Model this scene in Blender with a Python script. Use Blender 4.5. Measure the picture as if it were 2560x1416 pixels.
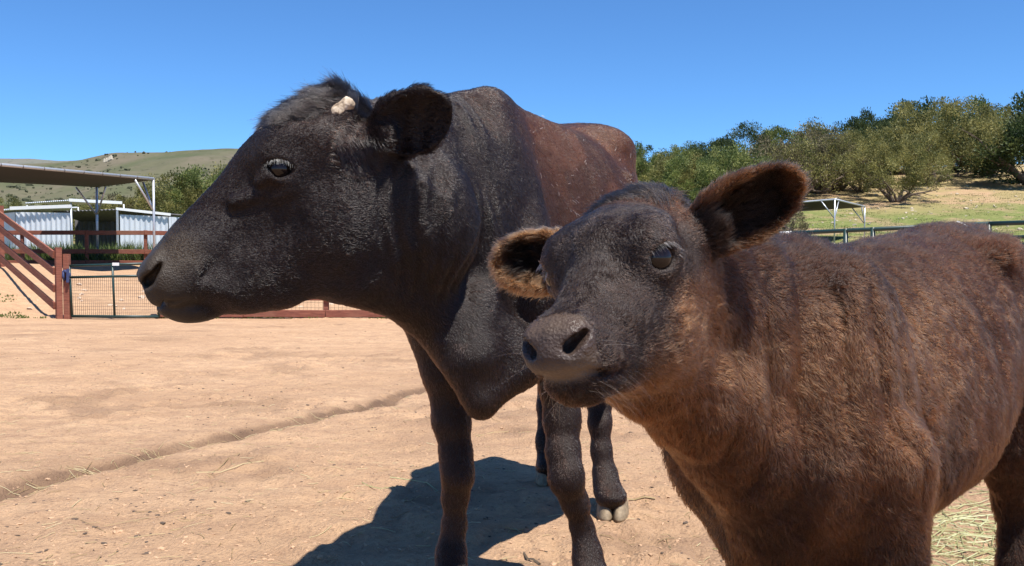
import bpy, math, random
import numpy as np
from mathutils import Vector, Matrix

for _o in list(bpy.data.objects):
    bpy.data.objects.remove(_o, do_unlink=True)
scene = bpy.context.scene
COL = scene.collection
rng = np.random.default_rng(7)
random.seed(7)

# ---------------------------------------------------------------- camera
FPX, CXP, CYP = 2300.0, 1280.0, 708.0          # lens in photograph pixels (2560 wide)
CAM_H = 0.96
PITCH = math.atan(75.0 / FPX)
CAMP = np.array([0.0, 0.0, CAM_H])
C_FW = np.array([0.0, math.cos(PITCH), -math.sin(PITCH)])
C_UP = np.array([0.0, math.sin(PITCH), math.cos(PITCH)])
cam_d = bpy.data.cameras.new('camera')
cam = bpy.data.objects.new('camera', cam_d)
COL.objects.link(cam)
cam.location = CAMP
cam.rotation_euler = (math.pi / 2 - PITCH, 0, 0)
cam_d.sensor_width = 36.0
cam_d.lens = 36.0 * FPX / 2560.0
cam_d.clip_start = 0.05
cam_d.clip_end = 20000.0
scene.camera = cam

# ---------------------------------------------------------------- sky, sun, exposure
SUN_TO = np.array([0.27, -0.34, 1.0]); SUN_TO /= np.linalg.norm(SUN_TO)   # direction towards the sun
sun_el = math.asin(SUN_TO[2]); sun_az = math.atan2(SUN_TO[0], SUN_TO[1])
world = bpy.data.worlds.new('World'); scene.world = world; world.use_nodes = True
wn = world.node_tree.nodes; wl = world.node_tree.links
for n in list(wn): wn.remove(n)
w_out = wn.new('ShaderNodeOutputWorld'); w_bg = wn.new('ShaderNodeBackground')
w_sky = wn.new('ShaderNodeTexSky'); w_sky.sky_type = 'NISHITA'; w_sky.sun_disc = False
w_sky.sun_elevation = sun_el; w_sky.sun_rotation = sun_az
w_sky.altitude = 2500.0; w_sky.air_density = 1.0; w_sky.dust_density = 0.0; w_sky.ozone_density = 4.0
w_bg.inputs['Strength'].default_value = 0.092
w_tint = wn.new('ShaderNodeMix'); w_tint.data_type = 'RGBA'; w_tint.blend_type = 'MULTIPLY'; w_tint.inputs[0].default_value = 1.0
w_tint.inputs[7].default_value = (0.56, 0.88, 1.14, 1)            # deep clear desert blue
wl.new(w_sky.outputs[0], w_tint.inputs[6]); wl.new(w_tint.outputs[2], w_bg.inputs['Color']); wl.new(w_bg.outputs[0], w_out.inputs[0])
sun_d = bpy.data.lights.new('sun', 'SUN'); sun_d.energy = 4.9; sun_d.angle = math.radians(0.53)
sun_d.color = (1.0, 0.955, 0.89)
sun = bpy.data.objects.new('sun', sun_d); COL.objects.link(sun)
sun.rotation_euler = Vector(SUN_TO).to_track_quat('Z', 'Y').to_euler()
sun.location = (3, -4, 12)
vs = scene.view_settings
vs.view_transform = 'Standard'; vs.look = 'None'; vs.gamma = 1.0; vs.exposure = 0.80; vs.use_curve_mapping = False
scene.render.engine = 'CYCLES'
scene.cycles.use_denoising = True
scene.cycles.max_bounces = 6; scene.cycles.diffuse_bounces = 3; scene.cycles.glossy_bounces = 3
scene.cycles.transparent_max_bounces = 8
scene.cycles_curves.shape = 'RIBBONS'
scene.cycles_curves.subdivisions = 2

# ---------------------------------------------------------------- helpers
def at(px, py, depth):
    """World point seen at photograph pixel (px, py) at forward distance depth along y."""
    d = C_FW + (px - CXP) / FPX * np.array([1.0, 0, 0]) - (py - CYP) / FPX * C_UP
    return CAMP + d * (depth / d[1])

def tag(o, label=None, cat=None, group=None, kind=None):
    if label: o['label'] = label
    if cat: o['category'] = cat
    if group: o['group'] = group
    if kind: o['kind'] = kind
    return o

def link(o, parent=None):
    COL.objects.link(o)
    if parent is not None:
        o.parent = parent
        o.matrix_parent_inverse = parent.matrix_basis.inverted()     # parts are built in world coordinates
    return o

def empty(name, loc=(0, 0, 0), rz=0.0):
    o = bpy.data.objects.new(name, None); o.empty_display_size = 0.1
    o.location = loc; o.rotation_euler = (0, 0, rz)
    return link(o)

def mesh_np(name, V, faces, mat, parent=None, smooth=True):
    """faces: (n,3) or (n,4) int array"""
    me = bpy.data.meshes.new(name)
    V = np.ascontiguousarray(V, np.float32); faces = np.ascontiguousarray(faces, np.int32)
    k = faces.shape[1]
    me.vertices.add(len(V)); me.vertices.foreach_set('co', V.ravel())
    me.loops.add(faces.size); me.loops.foreach_set('vertex_index', faces.ravel())
    me.polygons.add(len(faces))
    me.polygons.foreach_set('loop_start', np.arange(0, faces.size, k, dtype=np.int32))
    me.polygons.foreach_set('loop_total', np.full(len(faces), k, np.int32))
    me.polygons.foreach_set('use_smooth', np.full(len(faces), smooth, bool))
    me.update(calc_edges=True); me.validate()
    if mat is not None: me.materials.append(mat)
    o = bpy.data.objects.new(name, me)
    return link(o, parent)

class MB:
    """collects boxes, bars, tubes into one mesh"""
    def __init__(s): s.v = []; s.f = []
    def add(s, V, F):
        b = len(s.v); s.v += [tuple(p) for p in V]; s.f += [tuple(i + b for i in f) for f in F]; return s
    def box(s, lo, hi):
        (x0, y0, z0), (x1, y1, z1) = lo, hi
        return s.add([(x0,y0,z0),(x1,y0,z0),(x1,y1,z0),(x0,y1,z0),(x0,y0,z1),(x1,y0,z1),(x1,y1,z1),(x0,y1,z1)],
                     [(0,3,2,1),(4,5,6,7),(0,1,5,4),(1,2,6,5),(2,3,7,6),(3,0,4,7)])
    def bar(s, a, b, w, h, up=(0, 0, 1), bev=0.0):
        """rectangular bar from a to b; w across, h along up"""
        a = Vector(a); b = Vector(b); d = (b - a).normalized(); up = Vector(up)
        sd = d.cross(up).normalized(); u = sd.cross(d).normalized()
        if bev <= 0:
            prof = [(-w/2,-h/2),(w/2,-h/2),(w/2,h/2),(-w/2,h/2)]
        else:
            c = bev
            prof = [(-w/2+c,-h/2),(w/2-c,-h/2),(w/2,-h/2+c),(w/2,h/2-c),(w/2-c,h/2),(-w/2+c,h/2),(-w/2,h/2-c),(-w/2,-h/2+c)]
        n = len(prof); V = []
        for p in (a, b):
            V += [p + sd * x + u * y for x, y in prof]
        F = [(i, (i+1) % n, n + (i+1) % n, n + i) for i in range(n)]
        F += [tuple(range(n))[::-1], tuple(range(n, 2*n))]
        return s.add(V, F)
    def tube(s, pts, r, n=10, cap=True):
        pts = [Vector(p) for p in pts]; rs = r if hasattr(r, '__len__') else [r] * len(pts)
        V = []; ref = None
        for i, p in enumerate(pts):
            d = (pts[min(i+1, len(pts)-1)] - pts[max(i-1, 0)]).normalized()
            if ref is None or abs(d.dot(ref)) > 0.95: ref = Vector((0,0,1)) if abs(d.z) < 0.9 else Vector((1,0,0))
            a = d.cross(ref).normalized(); b = d.cross(a).normalized(); ref = b.cross(d).normalized() if False else ref
            V += [p + (a * math.cos(2*math.pi*k/n) + b * math.sin(2*math.pi*k/n)) * rs[i] for k in range(n)]
        F = []
        for i in range(len(pts) - 1):
            for k in range(n):
                F.append((i*n+k, i*n+(k+1) % n, (i+1)*n+(k+1) % n, (i+1)*n+k))
        if cap:
            F.append(tuple(range(n))[::-1]); F.append(tuple(range((len(pts)-1)*n, len(pts)*n)))
        return s.add(V, F)
    def build(s, name, mat, parent=None, smooth=False):
        me = bpy.data.meshes.new(name); me.from_pydata([tuple(v) for v in s.v], [], s.f)
        import bmesh
        bm = bmesh.new(); bm.from_mesh(me); bmesh.ops.recalc_face_normals(bm, faces=bm.faces); bm.to_mesh(me); bm.free()
        me.materials.append(mat)
        if smooth:
            me.polygons.foreach_set('use_smooth', np.ones(len(me.polygons), bool))
        me.update()
        return link(bpy.data.objects.new(name, me), parent)

_perm = np.random.default_rng(3).permutation(1024).astype(np.int64)
_vals = np.random.default_rng(4).uniform(-1, 1, 1024).astype(np.float32)
def vnoise(P, scale=1.0, seed=0):
    """smooth value noise in about -1..1, P (n,3)"""
    Q = np.asarray(P, np.float32) * scale + seed * 17.31
    I = np.floor(Q).astype(np.int64); f = (Q - I).astype(np.float32); f = f*f*f*(f*(f*6-15)+10)
    def h(dx, dy, dz):
        a = _perm[(I[..., 0] + dx) & 1023]; a = _perm[(a + I[..., 1] + dy) & 1023]; return _vals[_perm[(a + I[..., 2] + dz) & 1023]]
    fx, fy, fz = f[..., 0], f[..., 1], f[..., 2]
    x00 = h(0,0,0)*(1-fx)+h(1,0,0)*fx; x10 = h(0,1,0)*(1-fx)+h(1,1,0)*fx
    x01 = h(0,0,1)*(1-fx)+h(1,0,1)*fx; x11 = h(0,1,1)*(1-fx)+h(1,1,1)*fx
    return (x00*(1-fy)+x10*fy)*(1-fz)+(x01*(1-fy)+x11*fy)*fz
def fbm(P, scale=1.0, octv=4, seed=0, gain=0.5):
    r = 0; a = 1.0; t = 0
    for i in range(octv):
        r = r + a * vnoise(P, scale * 2.03**i, seed + i); t += a; a *= gain
    return r / t
def sstep(x, a, b):
    t = np.clip((x - a) / (b - a), 0, 1); return t*t*(3-2*t)

class NT:
    """tiny node-tree helper"""
    def __init__(s, name):
        s.m = bpy.data.materials.new(name); s.m.use_nodes = True; s.t = s.m.node_tree
        s.b = s.t.nodes['Principled BSDF']; s.out = s.t.nodes['Material Output']
    def n(s, typ, **kw):
        nd = s.t.nodes.new(typ)
        for k, v in kw.items():
            if k.startswith('_'): setattr(nd, k[1:], v)
            else:
                key = k.replace('__', ' ')
                if isinstance(v, bpy.types.NodeSocket): s.t.links.new(v, nd.inputs[key])
                else: nd.inputs[key].default_value = v
        return nd
    def l(s, a, b): s.t.links.new(a, b)
    def noise(s, vec, scale, detail=4, rough=0.55, dist=0.0):
        return s.n('ShaderNodeTexNoise', Vector=vec, Scale=scale, Detail=detail, Roughness=rough, Distortion=dist).outputs['Fac']
    def ramp(s, fac, stops):
        r = s.n('ShaderNodeValToRGB', Fac=fac); e = r.color_ramp.elements
        while len(e) < len(stops): e.new(0.5)
        for el, (p, c) in zip(e, stops): el.position = p; el.color = (*c, 1) if len(c) == 3 else c
        return r.outputs['Color']
    def mix(s, fac, a, b, mode='MIX'):
        nd = s.t.nodes.new('ShaderNodeMix'); nd.data_type = 'RGBA'; nd.blend_type = mode
        for key, v in ((0, fac), (6, a), (7, b)):
            if isinstance(v, bpy.types.NodeSocket): s.l(v, nd.inputs[key])
            else: nd.inputs[key].default_value = v if key == 0 else ((*v, 1) if len(v) == 3 else v)
        return nd.outputs[2]
    def math(s, op, a, b=0.0):
        nd = s.t.nodes.new('ShaderNodeMath'); nd.operation = op
        for i, v in enumerate((a, b)):
            if isinstance(v, bpy.types.NodeSocket): s.l(v, nd.inputs[i])
            else: nd.inputs[i].default_value = v
        return nd.outputs[0]
    def bump(s, h, strength=0.3, dist=0.01):
        b = s.n('ShaderNodeBump', Height=h, Strength=strength, Distance=dist); s.l(b.outputs[0], s.b.inputs['Normal'])
    def obj(s): return s.n('ShaderNodeTexCoord').outputs['Object']
    def pos(s): return s.n('ShaderNodeNewGeometry').outputs['Position']

def simple_mat(name, col, rough=0.6, metal=0.0, var=0.15, scale=6.0, bump=0.0, spec=0.5):
    k = NT(name); p = k.pos()
    n1 = k.noise(p, scale, 6, 0.6)
    c = k.mix(n1, tuple(x*(1-var*1.6) for x in col), tuple(min(1, x*(1+var*1.6)) for x in col))
    k.l(c, k.b.inputs['Base Color']); k.b.inputs['Roughness'].default_value = rough; k.b.inputs['Metallic'].default_value = metal
    k.b.inputs['Specular IOR Level'].default_value = spec
    if bump: k.bump(k.noise(p, scale*8, 5), 0.5, bump)
    return k.m
# ================================================================ animal toolkit
def unit(v): v = np.asarray(v, float); return v / np.linalg.norm(v)

def spline(xk, yk, x):
    """Catmull-Rom (finite difference tangents) through knots, clamped"""
    xk = np.asarray(xk, float); yk = np.asarray(yk, float)
    m = np.empty_like(yk); dx = np.diff(xk); dl = np.diff(yk) / dx
    m[0] = dl[0]; m[-1] = dl[-1]
    m[1:-1] = np.where(dl[:-1] * dl[1:] <= 0, 0.35 * (dl[:-1] + dl[1:]) / 2, (dl[:-1] * dx[1:] + dl[1:] * dx[:-1]) / (dx[1:] + dx[:-1]))
    i = np.clip(np.searchsorted(xk, x) - 1, 0, len(xk) - 2); h = dx[i]; t = np.clip((x - xk[i]) / h, 0, 1)
    return ((1+2*t)*(1-t)**2)*yk[i] + (t*(1-t)**2)*h*m[i] + (t*t*(3-2*t))*yk[i+1] + (t*t*(t-1))*h*m[i+1]

class Field:
    """signed distance grid on a rectilinear lattice, sculpted with smooth unions and cuts"""
    def __init__(s, xs, ys, zs):
        s.ax = [np.asarray(a, np.float32) for a in (xs, ys, zs)]
        s.F = np.full([len(a) for a in s.ax], 1.0, np.float32)
    def sub(s, lo, hi):
        sl = []; cs = []
        for i in range(3):
            a = int(np.searchsorted(s.ax[i], lo[i])); b = int(np.searchsorted(s.ax[i], hi[i]))
            sl.append(slice(a, b)); sh = [1, 1, 1]; sh[i] = -1; cs.append(s.ax[i][a:b].reshape(sh))
        return tuple(sl), cs
    def put(s, sl, d, k, cut=False):
        f = s.F[sl]
        if f.size == 0: return
        d = d.astype(np.float32)
        if cut:
            h = np.clip(0.5 - 0.5 * (f + d) / k, 0, 1); s.F[sl] = f*(1-h) - d*h + k*h*(1-h)
        else:
            h = np.clip(0.5 + 0.5 * (f - d) / k, 0, 1); s.F[sl] = f*(1-h) + d*h - k*h*(1-h)
    def ell(s, c, r, R=None, k=0.02, cut=False, sharp=2.0):
        """R: 3x3, columns are the ellipsoid's axes"""
        c = np.asarray(c, float); r = np.asarray(r, float)
        R = np.eye(3) if R is None else np.asarray(R, float)
        ext = np.sqrt((R**2) @ (r**2)) + k + 0.012
        sl, (X, Y, Z) = s.sub(c - ext, c + ext)
        X = X - c[0]; Y = Y - c[1]; Z = Z - c[2]
        q = [X*R[0, i] + Y*R[1, i] + Z*R[2, i] for i in range(3)]
        k0 = np.sqrt((q[0]/r[0])**2 + (q[1]/r[1])**2 + (q[2]/r[2])**2) + 1e-6
        k1 = np.sqrt((q[0]/r[0]**2)**2 + (q[1]/r[1]**2)**2 + (q[2]/r[2]**2)**2) + 1e-6
        s.put(sl, k0*(k0-1)/k1, k, cut)
    def cap(s, a, b, ra, rb, k=0.02, flat=None, fl=1.0, cut=False):
        """tapered capsule; flat/fl: squash factor along a direction"""
        a = np.asarray(a, float); b = np.asarray(b, float); m = max(ra, rb) * max(1, fl) + k + 0.012
        sl, (X, Y, Z) = s.sub(np.minimum(a, b) - m, np.maximum(a, b) + m)
        d = b - a; L2 = d @ d
        px = X - a[0]; py = Y - a[1]; pz = Z - a[2]
        t = np.clip((px*d[0] + py*d[1] + pz*d[2]) / L2, 0, 1)
        ex = px - t*d[0]; ey = py - t*d[1]; ez = pz - t*d[2]
        if flat is None:
            r = np.sqrt(ex**2 + ey**2 + ez**2)
        else:
            n = unit(flat); c = ex*n[0] + ey*n[1] + ez*n[2]
            r = np.sqrt(np.maximum(ex**2 + ey**2 + ez**2 - c**2, 0) + (c/fl)**2)
        s.put(sl, r - (ra + (rb - ra) * t), k, cut)
    def chain(s, pts, rs, k=0.02, flat=None, fl=1.0):
        for i in range(len(pts) - 1): s.cap(pts[i], pts[i+1], rs[i], rs[i+1], k, flat, fl)
    def loft(s, o, es, ev, eu, sk, top, bot, wid, k=0.02, n=2.2, taper=None, uoff=None):
        """sections along es: v from bot(s) to top(s) along ev, half width wid(s) along eu; taper(s): width change from bottom to top"""
        o, es, ev, eu = [np.asarray(a, float) for a in (o, es, ev, eu)]
        tb = np.linspace(sk[0], sk[-1], 400)
        T = spline(sk, top, tb); B = spline(sk, bot, tb); W = np.maximum(spline(sk, wid, tb), 0.004)
        TA = np.zeros(400) if taper is None else spline(sk, taper, tb)
        UO = np.zeros(400) if uoff is None else spline(sk, uoff, tb)
        cor = []
        for i in range(0, 400, 7):
            for v in (T[i], B[i]):
                for u in (-W[i]*1.35, W[i]*1.35): cor.append(o + es*tb[i] + ev*v + eu*(u + UO[i]))
        cor = np.array(cor); m = k + 0.015
        sl, (X, Y, Z) = s.sub(cor.min(0) - m, cor.max(0) + m)
        X = X - o[0]; Y = Y - o[1]; Z = Z - o[2]
        S = (X*es[0] + Y*es[1] + Z*es[2]).astype(np.float32); Vv = X*ev[0] + Y*ev[1] + Z*ev[2]; U = X*eu[0] + Y*eu[1] + Z*eu[2]
        Tt = np.interp(S, tb, T); Bb = np.interp(S, tb, B); Ww = np.interp(S, tb, W)
        H = np.maximum((Tt - Bb)/2, 0.004); vc = (Vv - (Tt + Bb)/2)
        U = U - np.interp(S, tb, UO)
        Ww = Ww * (1 + np.interp(S, tb, TA) * np.clip(vc/H, -1, 1))
        q = ((np.abs(U)/Ww)**n + (np.abs(vc)/H)**n)**(1/n) + 1e-5
        r = np.sqrt(U*U + vc*vc)
        d = (r/q)*(q - 1)
        d = np.maximum(d, np.maximum(S - sk[-1], sk[0] - S))
        s.put(sl, d, k)
    def mesh(s):
        """surface nets -> V (n,3), quads (m,4)"""
        F = s.F; neg = F < 0
        c = neg[:-1,:-1,:-1].astype(np.int8)
        for i, j, k in ((1,0,0),(0,1,0),(0,0,1),(1,1,0),(1,0,1),(0,1,1),(1,1,1)):
            c = c + neg[i:F.shape[0]-1+i, j:F.shape[1]-1+j, k:F.shape[2]-1+k]
        idx = np.argwhere((c > 0) & (c < 8)); ids = np.full(c.shape, -1, np.int32); ids[tuple(idx.T)] = np.arange(len(idx))
        offs = np.array([(i, j, k) for i in (0,1) for j in (0,1) for k in (0,1)])
        vals = np.stack([F[idx[:,0]+o[0], idx[:,1]+o[1], idx[:,2]+o[2]] for o in offs], 1)
        acc = np.zeros((len(idx), 3)); cnt = np.zeros(len(idx))
        for a in range(8):
            for b in range(a+1, 8):
                if np.abs(offs[a]-offs[b]).sum() != 1: continue
                va, vb = vals[:, a], vals[:, b]; m = (va < 0) != (vb < 0)
                t = np.where(m, va / np.where(m, va - vb, 1), 0)
                p = offs[a] + t[:, None] * (offs[b] - offs[a])
                acc += p * m[:, None]; cnt += m
        p = acc / cnt[:, None]
        V = np.empty((len(idx), 3))
        for i in range(3):
            a = s.ax[i]; V[:, i] = a[idx[:, i]] * (1 - p[:, i]) + a[idx[:, i] + 1] * p[:, i]
        Q = []
        for ax in range(3):
            b, cc = [(1, 2), (2, 0), (0, 1)][ax]
            sh0 = [slice(None)]*3; sh1 = [slice(None)]*3; sh0[ax] = slice(0, -1); sh1[ax] = slice(1, None)
            e = neg[tuple(sh0)] != neg[tuple(sh1)]; flip = neg[tuple(sh0)]
            w = np.argwhere(e); ok = (w[:, b] > 0) & (w[:, cc] > 0) & (w[:, b] < F.shape[b]-1) & (w[:, cc] < F.shape[cc]-1); w = w[ok]
            fl = flip[tuple(w.T)]
            def g(db, dc):
                q = w.copy(); q[:, b] += db; q[:, cc] += dc; return ids[tuple(q.T)]
            q = np.stack([g(-1,-1), g(0,-1), g(0,0), g(-1,0)], 1)
            q[~fl] = q[~fl][:, ::-1]; Q.append(q)
        Q = np.concatenate(Q); Q = Q[(Q >= 0).all(1)]
        return V, Q

def vnormals(V, Q):
    e1 = V[Q[:, 2]] - V[Q[:, 0]]; e2 = V[Q[:, 3]] - V[Q[:, 1]]; fn = np.cross(e1, e2)
    N = np.zeros_like(V)
    for i in range(4): np.add.at(N, Q[:, i], fn)
    return N / (np.linalg.norm(N, axis=1, keepdims=True) + 1e-12)

def relax(V, Q, it=2, f=0.5):
    n = len(V); E = np.concatenate([Q[:, [0, 1]], Q[:, [1, 2]], Q[:, [2, 3]], Q[:, [3, 0]]])
    deg = np.bincount(E[:, 0], minlength=n) + np.bincount(E[:, 1], minlength=n)
    for j in range(it):
        for ff in (f, -f*0.98):
            A = np.zeros_like(V)
            for i in range(3):
                A[:, i] = np.bincount(E[:, 0], V[E[:, 1], i], n) + np.bincount(E[:, 1], V[E[:, 0], i], n)
            V = V + ff * (A / np.maximum(deg, 1)[:, None] - V)
    return V

def seg_axis(parts):
    """parts: list of (start, end, step) -> one coordinate axis with smoothly changing step"""
    out = [parts[0][0]]
    for a, b, h in parts:
        n = max(1, int(round((b - a) / h))); out += list(np.linspace(a, b, n + 1)[1:])
    return np.array(out)

def set_colors(o, C, name='coat'):
    at_ = o.data.attributes.new(name, 'FLOAT_COLOR', 'POINT')
    at_.data.foreach_set('color', np.concatenate([C, np.ones((len(C), 1))], 1).astype(np.float32).ravel())

def grow_coat(name, parent, mat, V, Q, N, dens, length, lift, comb, col, total, radius=0.00035, seed=1, clump=0.0, clump_scale=90.0, wav=0.12, lenvar=0.3, swirl=(.35, .45), lnoise=.18):
    """strands sampled over the skin. dens,length,lift per vertex; comb per-vertex direction (tangent); col per-vertex colour"""
    r = np.random.default_rng(seed)
    T = np.concatenate([Q[:, [0, 1, 2]], Q[:, [0, 2, 3]]])
    A = np.linalg.norm(np.cross(V[T[:, 1]] - V[T[:, 0]], V[T[:, 2]] - V[T[:, 0]]), axis=1) * dens[T].mean(1)
    cs = np.cumsum(A); ti = np.searchsorted(cs, r.uniform(0, cs[-1], total)); ti = np.minimum(ti, len(T) - 1)
    a, b = r.uniform(size=(2, total)); m = a + b > 1; a[m] = 1 - a[m]; b[m] = 1 - b[m]
    W = np.stack([1 - a - b, a, b], 1)
    def itp(X): return np.einsum('ij,ij...->i...', W, X[T[ti]])
    P = itp(V); n = itp(N); n /= np.linalg.norm(n, axis=1, keepdims=True) + 1e-9
    d = itp(comb); L = itp(length) * (1 + r.normal(0, lenvar, total)).clip(0.35, 1.9); lf = itp(lift); c = itp(col)
    d = d - (d * n).sum(1, keepdims=True) * n; d /= np.linalg.norm(d, axis=1, keepdims=True) + 1e-9
    s = np.cross(n, d)
    # low-frequency swirl of the lay, plus strand jitter
    sw = vnoise(P, 14.0, seed) * swirl[0] + vnoise(P, 45.0, seed + 5) * swirl[1] + r.normal(0, wav, total)
    lf2 = (lf + vnoise(P, 30.0, seed + 9) * lnoise + r.normal(0, 0.07, total)).clip(0.04, 1.4)
    dd = d * np.cos(sw)[:, None] + s * np.sin(sw)[:, None]
    t1 = dd * np.cos(lf2 * 1.25)[:, None] + n * np.sin(lf2 * 1.25)[:, None]
    t2 = dd * np.cos(lf2 * 0.55)[:, None] + n * np.sin(lf2 * 0.55)[:, None]
    P0 = P - n * 0.0008; P1 = P + t1 * (L * 0.45)[:, None]; P2 = P1 + t2 * (L * 0.55)[:, None]
    if clump > 0:
        q = np.stack([vnoise(P, clump_scale, seed + 20 + i) for i in range(3)], 1) * (L * clump)[:, None]
        q -= (q * n).sum(1, keepdims=True) * n * 0.6
        P2 = P2 + q; P1 = P1 + q * 0.35
    pts = np.stack([P0, P1, P2], 1).reshape(-1, 3)
    hc = bpy.data.hair_curves.new(name); hc.add_curves([3] * total)
    hc.attributes['position'].data.foreach_set('vector', pts.astype(np.float32).ravel())
    ra = hc.attributes.get('radius') or hc.attributes.new('radius', 'FLOAT', 'POINT')
    ra.data.foreach_set('value', np.tile(np.array([1.0, 0.8, 0.12]) * radius, total).astype(np.float32))
    c = c * np.exp(r.normal(0, 0.34, total))[:, None]
    ca = hc.attributes.new('coat', 'FLOAT_COLOR', 'CURVE')
    ca.data.foreach_set('color', np.concatenate([c, np.ones((total, 1))], 1).astype(np.float32).ravel())
    hc.materials.append(mat)
    return link(bpy.data.objects.new(name, hc), parent)

def hair_mat(name, rough=0.35, radial=0.45, coat=0.0, ior=1.55):
    k = NT(name); k.t.nodes.remove(k.b)
    at_ = k.n('ShaderNodeAttribute', _attribute_name='coat')
    h = k.t.nodes.new('ShaderNodeBsdfHairPrincipled'); h.model = 'CHIANG'; h.parametrization = 'COLOR'
    k.l(at_.outputs['Color'], h.inputs['Color'])
    h.inputs['Roughness'].default_value = rough; h.inputs['Radial Roughness'].default_value = radial
    h.inputs['Coat'].default_value = coat; h.inputs['IOR'].default_value = ior
    h.inputs['Random Roughness'].default_value = 0.3
    k.l(h.outputs[0], k.out.inputs['Surface'])
    return k.m

def skin_mat(name, rough=0.6):
    k = NT(name); a = k.n('ShaderNodeAttribute', _attribute_name='coat').outputs['Color']
    p = k.pos(); n1 = k.noise(p, 90, 6, 0.6); n2 = k.noise(p, 600, 3, 0.6)
    c = k.mix(0.35, a, k.mix(n1, (0.3, 0.3, 0.3), (1.0, 1.0, 1.0)), 'MULTIPLY')
    k.l(c, k.b.inputs['Base Color'])
    w = k.n('ShaderNodeAttribute', _attribute_name='wet').outputs['Fac']
    rr = k.math('SUBTRACT', rough, k.math('MULTIPLY', w, 0.27))
    k.l(rr, k.b.inputs['Roughness'])
    k.b.inputs['Specular IOR Level'].default_value = 0.32
    v = k.n('ShaderNodeTexVoronoi', Vector=p, Scale=270.0).outputs['Distance']
    hgt = k.math('ADD', k.math('MULTIPLY', v, 0.6), k.math('MULTIPLY', n2, 0.5))
    k.bump(hgt, 0.85, 0.0022)
    return k.m
def set_float(o, X, name):
    a = o.data.attributes.new(name, 'FLOAT', 'POINT'); a.data.foreach_set('value', X.astype(np.float32))

def eye_mats():
    k = NT('eye_ball'); p = k.obj()
    k.b.inputs['Base Color'].default_value = (0.006, 0.004, 0.004, 1); k.b.inputs['Roughness'].default_value = 0.03
    k.b.inputs['Specular IOR Level'].default_value = 0.32
    n = k.noise(p, 60, 3); c = k.mix(n, (0.004, 0.003, 0.004), (0.016, 0.009, 0.006)); k.l(c, k.b.inputs['Base Color'])
    return k.m
def uv_ball(name, c, r, mat, parent, n=24):
    th = np.linspace(0, np.pi, n + 1); ph = np.linspace(0, 2*np.pi, 2*n, endpoint=False)
    V = np.stack([np.outer(np.sin(th), np.cos(ph)), np.outer(np.sin(th), np.sin(ph)), np.outer(np.cos(th), np.ones(2*n))], -1).reshape(-1, 3)
    i = np.arange(n)[:, None]*2*n; j = np.arange(2*n)[None]; j2 = (j+1) % (2*n)
    Fq = np.stack([i+j, i+2*n+j, i+2*n+j2, i+j2], -1).reshape(-1, 4)
    o = mesh_np(name, V*np.asarray(r), Fq, mat, parent); o.location = c
    return o
def strands(name, parent, mat, curves, r0, r1, col):
    """explicit strands: list of point lists"""
    hc = bpy.data.hair_curves.new(name); hc.add_curves([len(c) for c in curves])
    hc.attributes['position'].data.foreach_set('vector', np.concatenate([np.asarray(c) for c in curves]).astype(np.float32).ravel())
    rr = np.concatenate([np.linspace(r0, r1, len(c)) for c in curves])
    ra = hc.attributes.get('radius') or hc.attributes.new('radius', 'FLOAT', 'POINT'); ra.data.foreach_set('value', rr.astype(np.float32))
    ca = hc.attributes.new('coat', 'FLOAT_COLOR', 'CURVE')
    ca.data.foreach_set('color', np.tile([*col, 1], len(curves)).astype(np.float32))
    hc.materials.append(mat)
    return link(bpy.data.objects.new(name, hc), parent)
# ================================================================ terrain
def pline(P, pts):
    """distance to polyline and signed side (positive = left of travel); P (n,2)"""
    best = np.full(len(P), 1e9); side = np.zeros(len(P)); along = np.zeros(len(P)); acc = 0
    for a, b in zip(pts[:-1], pts[1:]):
        a = np.array(a, float); b = np.array(b, float); d = b - a; L = np.linalg.norm(d)
        t = np.clip(((P - a) @ d)/(L*L), 0, 1); q = P - a - t[:, None]*d; r = np.linalg.norm(q, axis=1)
        m = r < best; best = np.where(m, r, best); along = np.where(m, acc + t*L, along)
        side = np.where(m, np.sign(d[0]*(P[:, 1]-a[1]) - d[1]*(P[:, 0]-a[0])), side); acc += L
    return best, side, along
def _gpt(px, py):
    d = at(px, py, 1.0) - CAMP; q = CAMP + d*(CAM_H/-d[2]); return (float(q[0]), float(q[1]))
DITCH = [_gpt(*q) for q in ((-400, 1345), (-150, 1275), (0, 1232), (120, 1192), (260, 1158), (400, 1118), (560, 1082), (700, 1050), (850, 1010), (960, 984), (1060, 950), (1180, 915), (1300, 885))]
ZL_Y = [0, 3.5, 17.8, 19.5, 27, 34, 50, 75, 120, 4000]; ZL_Z = [0, 0, -.30, -.14, .56, .70, 1.6, 2.5, 3.0, 3.0]
ZR_Y = [0, 3.5, 11, 15, 22, 30, 44, 55, 65, 80, 100, 140, 4000]; ZR_Z = [0, 0, -.08, .12, .95, 1.15, 1.38, 2.6, 4.2, 7.0, 9.3, 10, 3.0]
def terrain(X, Y):
    w = sstep(X, -1 - .45*np.clip(Y - 26, 0, 90), 4.5)
    z = np.interp(Y, ZL_Y, ZL_Z)*(1-w) + np.interp(Y, ZR_Y, ZR_Z)*w
    z = z + .72*sstep(-X, 8.55, 12.0)*sstep(Y, 15.6, 20.5)*(1 - sstep(Y, 20.8, 26)*.95)
    z = z + w*.035*np.clip(X - 18, 0, 40)*sstep(Y, 40, 70)*(1 - sstep(Y, 110, 220))
    return z
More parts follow.
